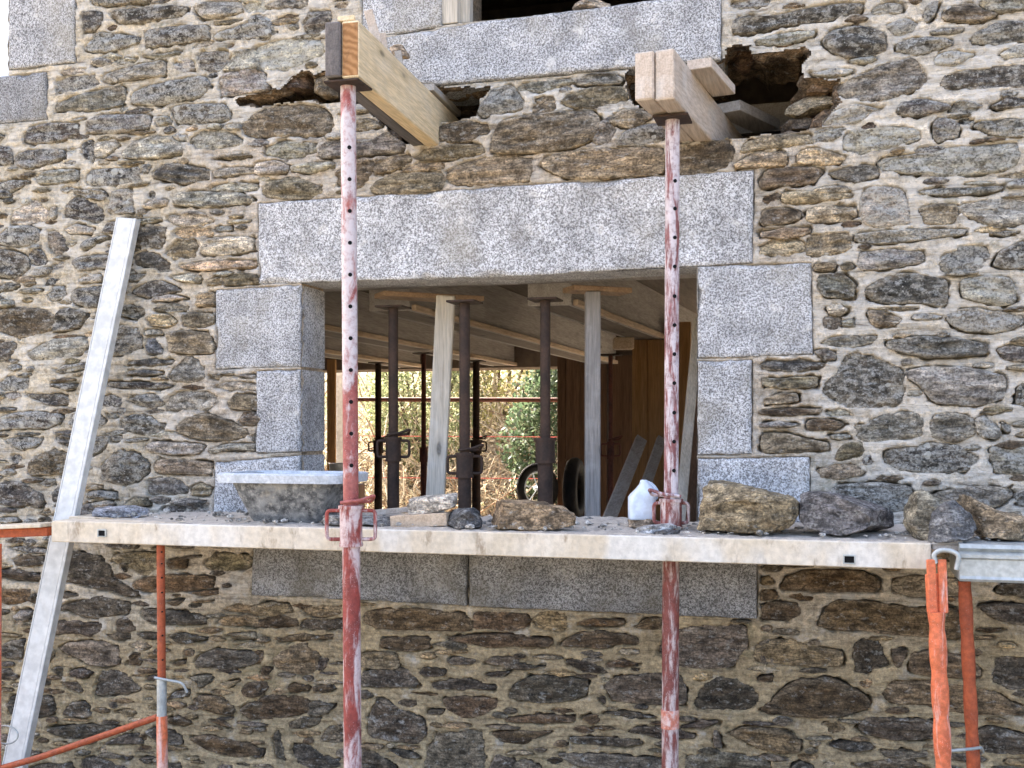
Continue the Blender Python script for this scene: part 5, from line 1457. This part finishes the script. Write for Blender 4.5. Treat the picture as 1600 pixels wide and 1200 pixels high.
# ------------------------------------------------------------------ loose stones and wood on the deck
zpx = lambda px, y: HOR - (ZD - 1.6) * FPX / ((P(px, 700, y) - CAM) @ FWD)         # photograph row of the deck top
LS = [
 ([(646,790),(655,776),(700,772),(712,770),(721,776),(719,790),(690,800),(655,802),(645,798)], -.36, .16, (0.567,0.499,0.405,0.250), 'pale layered flat stone lying on top of the wood block', 1.0),
 ([(700,800),(735,795),(756,802),(757,826),(725,830),(702,822)], -.44, .13, (0.101,0.101,0.101,0.250), 'dark grey lump of stone left of the large brown stone', 1.0),
 ([(758,792),(790,786),(850,790),(884,796),(902,808),(903,827),(880,834),(770,833),(759,825)], -.43, .16, (0.311,0.223,0.135,0.030), 'large brown stratified stone on the board in mid window', 1.3),
 ([(1089,770),(1108,750),(1140,749),(1190,768),(1246,782),(1250,806),(1240,824),(1205,832),(1150,826),(1108,824),(1100,800)], -.40, .20, (0.284,0.223,0.135,0.040), 'big brown boulder on the board by the right window jamb', 1.0),
 ([(1248,768),(1262,762),(1300,765),(1350,780),(1398,800),(1400,826),(1380,832),(1330,830),(1280,824),(1250,808)], -.38, .20, (0.169,0.155,0.146,0.220), 'long grey stone with dark foot right of the big boulder', 1.0),
 ([(1412,800),(1420,775),(1440,763),(1466,768),(1479,790),(1470,812),(1442,843),(1425,838),(1412,822)], -.43, .12, (0.270,0.236,0.169,0.100), 'upright tilted tan stone between the grey ones', 1.2),
 ([(1446,842),(1470,806),(1488,780),(1500,790),(1520,812),(1526,826),(1515,846),(1470,848)], -.49, .14, (0.162,0.162,0.162,0.220), 'blue grey pointed stone at the board end', 1.0),
 ([(1496,786),(1505,774),(1522,778),(1560,800),(1612,812),(1625,842),(1600,848),(1560,842),(1524,838),(1515,812)], -.40, .18, (0.338,0.257,0.162,0.050), 'long tan and brown stone at the right picture edge', 1.0),
 ([(505,812),(540,806),(612,812),(616,822),(560,826),(508,824)], -.46, .10, (0.230,0.223,0.209,0.300), 'flat grey slate behind the left prop collar', .7),
 ([(155,794),(200,790),(224,795),(222,806),(190,810),(158,808)], -.33, .10, (0.270,0.270,0.284,0.300), 'flat blue grey slate near the left end of the board', .7),
 ([(978,808),(1000,803),(1024,806),(1026,814),(1004,820),(982,818)], -.30, .10, (0.432,0.338,0.243,0.050), 'flat tan stone under the white jerrycan', .6),
 ([(990,830),(1010,822),(1042,818),(1058,824),(1040,830),(1008,835)], -.46, .08, (0.540,0.540,0.540,0.500), 'pale thin slate flake in front of the right prop', .5),
 ([(1018,833),(1036,828),(1060,829),(1062,836),(1030,838)], -.50, .06, (0.121,0.121,0.121,0.200), 'dark thin slate flake in front of the right prop', .5),
]
for k, (ol, y0, th, tn, lb, rg) in enumerate(LS):
    ol = list(ol)
    if k not in (0,):                               # let the stone rest on the deck
        low = max(q[1] for q in ol); dy = zpx(ol[0][0], y0) + 1.5 - low
        if k in (10,): dy = min(dy, 6)
        ol = [(q[0], q[1] + dy * .8) for q in ol]
    rock('loose_stone', ol, y0, th, tn, seed=101 + k * 7, mat='loose', rough=rg, label=lb, cat='stone', group='loose stones on the scaffold')
flat('tan sawn wood block lying under the pale flat stone', P(617, 815, -.42), P(704, 810, -.42), .09, .045, 'batten', name='wood_block', cat='wood block')
flat('short brown stick lying behind the wood block', P(560, 803, -.30), P(640, 796, -.26), .03, .02, 'needle_pale', name='wood_stick', cat='stick')
# sand and grit on the deck
def grit():
    x = np.arange(XL + .15, XR + .25, .009); y = np.arange(-.546, -.028, .012); A, B_ = np.meshgrid(x, y, indexing='ij')
    hgt = .004 + .020 * ss(-.53, -.20, B_) * (.35 + .65 * ss(-.2, .5, fbm(A * 5, B_ * 6, 71, 3))) + .006 * fbm(A * 40, B_ * 40, 75, 2)
    e_ = np.minimum(np.minimum(A - x[0], x[-1] - A), .05) / .05
    Z = ZD - .002 + np.maximum(hgt, .0005) * (1 - ss(.0, -.012, B_ + .535)) * e_ * ss(-2.95, -1.9, A)
    i = np.arange(A.size).reshape(A.shape); f = np.stack([i[:-1, :-1], i[1:, :-1], i[1:, 1:], i[:-1, 1:]], -1).reshape(-1, 4)
    return tag(mk('sand', np.stack([A, B_, Z], -1).reshape(-1, 3), f.tolist(), M['sand'], None, True), 'grey sand and mortar dust spread on the scaffold board', kind='stuff')
M['sand'] = m_plain('grey_sand', (0.52, 0.47, 0.40), (0.38, 0.34, 0.29), 30, 0.95, 0, .006)
grit()
def crumbs(n, name, label, fx):
    V = []; Fc = []; T = []
    for k in range(n):
        p, s, c = fx(); bm = bmesh.new(); bmesh.ops.create_icosphere(bm, subdivisions=1, radius=1)
        n0 = len(V); sc = np.array([rng.uniform(.7, 1.4), rng.uniform(.7, 1.2), rng.uniform(.35, .8)]) * s
        for v in bm.verts: V.append(p + np.array(v.co) * sc * rng.uniform(.7, 1.2)); T.append((*c, .2))
        for f in bm.faces: Fc.append(tuple(v.index + n0 for v in f.verts))
        bm.free()
    return tag(mk(name, V, Fc, M['stone'], None, False, T), label, kind='stuff')
def onDeck():
    s = rng.choice([.004, .005, .006, .008, .011, .015]); g = rng.uniform(.24, .55)
    return np.array([rng.uniform(XL + .2, XR + .2), rng.uniform(-.54, -.05), ZD + .012 + s * .2]), s, (g * 1.05, g, g * .9)
crumbs(420, 'rubble', 'small stone chips and mortar crumbs scattered on the scaffold board', onDeck)

# ------------------------------------------------------------------ garden growth behind the house
def growth():
    N = 80000
    x = nrg.uniform(-9.5, .5, N); y = nrg.uniform(7.0, 11.5, N); gz0 = np.clip((y - 7.2) * .55, 0, 5.5)
    z = gz0 + nrg.uniform(0, 1, N) ** 1.6 * (1.15 + .8 * fbm(x * .9, y * .9, 51, 3))
    s = nrg.uniform(.009, .026, N); lf = nrg.uniform(0, 1, N)
    pal = np.array([(.62, .52, .36), (.70, .63, .47), (.56, .54, .31), (.40, .43, .21), (.24, .30, .13), (.56, .43, .32)])
    zone = fbm(x * .8, z * 1.1 + y * .3, 61, 3); ci = np.clip(((zone * 1.6 + .45 + nrg.normal(0, .28, N)) * 4).astype(int), 0, 5)
    col = pal[ci] * nrg.uniform(.6, 1.3, (N, 1))
    d1 = nrg.normal(size=(N, 3)); d1 /= np.linalg.norm(d1, axis=1, keepdims=True); d2 = np.cross(d1, nrg.normal(size=(N, 3))); d2 /= np.linalg.norm(d2, axis=1, keepdims=True)
    c = np.stack([x, y, z], 1); el = np.where(lf < .6, 4.2, 1.3)[:, None]; wd = np.where(lf < .6, .16, .75)[:, None]
    V = np.stack([c - d1 * s[:, None] * el, c + d2 * s[:, None] * wd, c + d1 * s[:, None] * el, c - d2 * s[:, None] * wd], 1).reshape(-1, 3)
    f = np.arange(N * 4).reshape(N, 4)
    tag(mk('undergrowth', V, f.tolist(), M['leaf'], None, False, np.repeat(np.c_[col, np.ones(N)], 4, 0)), 'tangle of dry grass, brambles and leaves in the garden behind', kind='stuff')
    mb = MB(); T = []
    for k in range(2200):
        yy = rng.uniform(6.9, 9.8); xx = rng.uniform(-9, 0); g = max(0, (yy - 7.2) * .55); p = np.array([xx, yy, g]); d = np.array([rng.uniform(-1, 1), rng.uniform(-.6, .4), rng.uniform(.3, 1.4)]); d /= np.linalg.norm(d)
        pts = [p]; Lt = rng.uniform(.5, 1.9)
        for j in range(4): d = d + np.array([rng.uniform(-.5, .5), rng.uniform(-.4, .3), rng.uniform(-.45, .2)]); d /= np.linalg.norm(d); pts.append(pts[-1] + d * Lt / 4)
        r0 = rng.choice([.004, .005, .006, .009, .014, .022]); n0 = len(mb.v); mb.sweep(pts, [r0, r0 * .85, r0 * .7, r0 * .5, r0 * .3], 4, False)
        g_ = rng.uniform(.5, 1.2); cc = rng.choice([(.58, .50, .38), (.62, .55, .42), (.34, .23, .15)]); T += [(cc[0] * g_, cc[1] * g_, cc[2] * g_, 1)] * (len(mb.v) - n0)
    tag(mb.build('bramble_stems', M['twig'], None, False, T), 'bare bramble and briar stems in the garden behind', kind='stuff')
growth()
def shrub(cx, cy, rx, rz, label, pal, N, seed):
    r = np.random.default_rng(seed); g = max(0, (cy - 7.2) * .55)
    e = empty('garden_shrub', (cx, cy, g), label, 'shrub')
    mb = MB()
    for k in range(7):
        a = r.uniform(0, 6.28); mb.sweep([(cx, cy, g), (cx + .3 * rx * math.cos(a), cy + .3 * rx * math.sin(a), g + rz * .8), (cx + .7 * rx * math.cos(a), cy + .7 * rx * math.sin(a), g + rz * 1.6)], [.03, .02, .008], 6)
    mb.build('stem', M['twig'], e, True, (.10, .07, .05, 1))
    u = r.normal(size=(N, 3)); u /= np.linalg.norm(u, axis=1, keepdims=True); k = r.uniform(.35, 1, N) ** .5 * (1 + .28 * fbm(u[:, 0] * 3 + u[:, 1] * 2, u[:, 2] * 3 + u[:, 1], seed, 2))
    c = np.array([cx, cy, g + rz]) + u * k[:, None] * [rx, rx, rz]
    d1 = r.normal(size=(N, 3)); d1 /= np.linalg.norm(d1, axis=1, keepdims=True); d2 = np.cross(d1, r.normal(size=(N, 3))); d2 /= np.linalg.norm(d2, axis=1, keepdims=True); s = r.uniform(.02, .042, (N, 1))
    V = np.stack([c - d1 * s, c + d2 * s * .6, c + d1 * s, c - d2 * s * .6], 1).reshape(-1, 3); col = np.array(pal)[r.integers(0, len(pal), N)] * r.uniform(.6, 1.3, (N, 1))
    mk('foliage', V, np.arange(N * 4).reshape(N, 4).tolist(), M['leaf'], e, False, np.repeat(np.c_[col, np.ones(N)], 4, 0))
q = PD(850, 640, 12.2); shrub(q[0] + .15, q[1], .55, 1.15, 'dark green leafy shrub in the garden right of the view', [(.055, .085, .045), (.08, .115, .06), (.14, .18, .10)], 9000, 5)
q = PD(640, 590, 13.5); shrub(q[0], q[1] + .4, .8, 1.0, 'light green shrub in the garden behind the left props', [(.30, .32, .17), (.38, .39, .22), (.22, .26, .13)], 7000, 6)
q = PD(760, 590, 14.0); shrub(q[0], q[1] + .6, .9, 1.1, 'yellowing shrub in the garden behind the looped prop', [(.36, .33, .13), (.42, .36, .18), (.25, .26, .09)], 7000, 8)
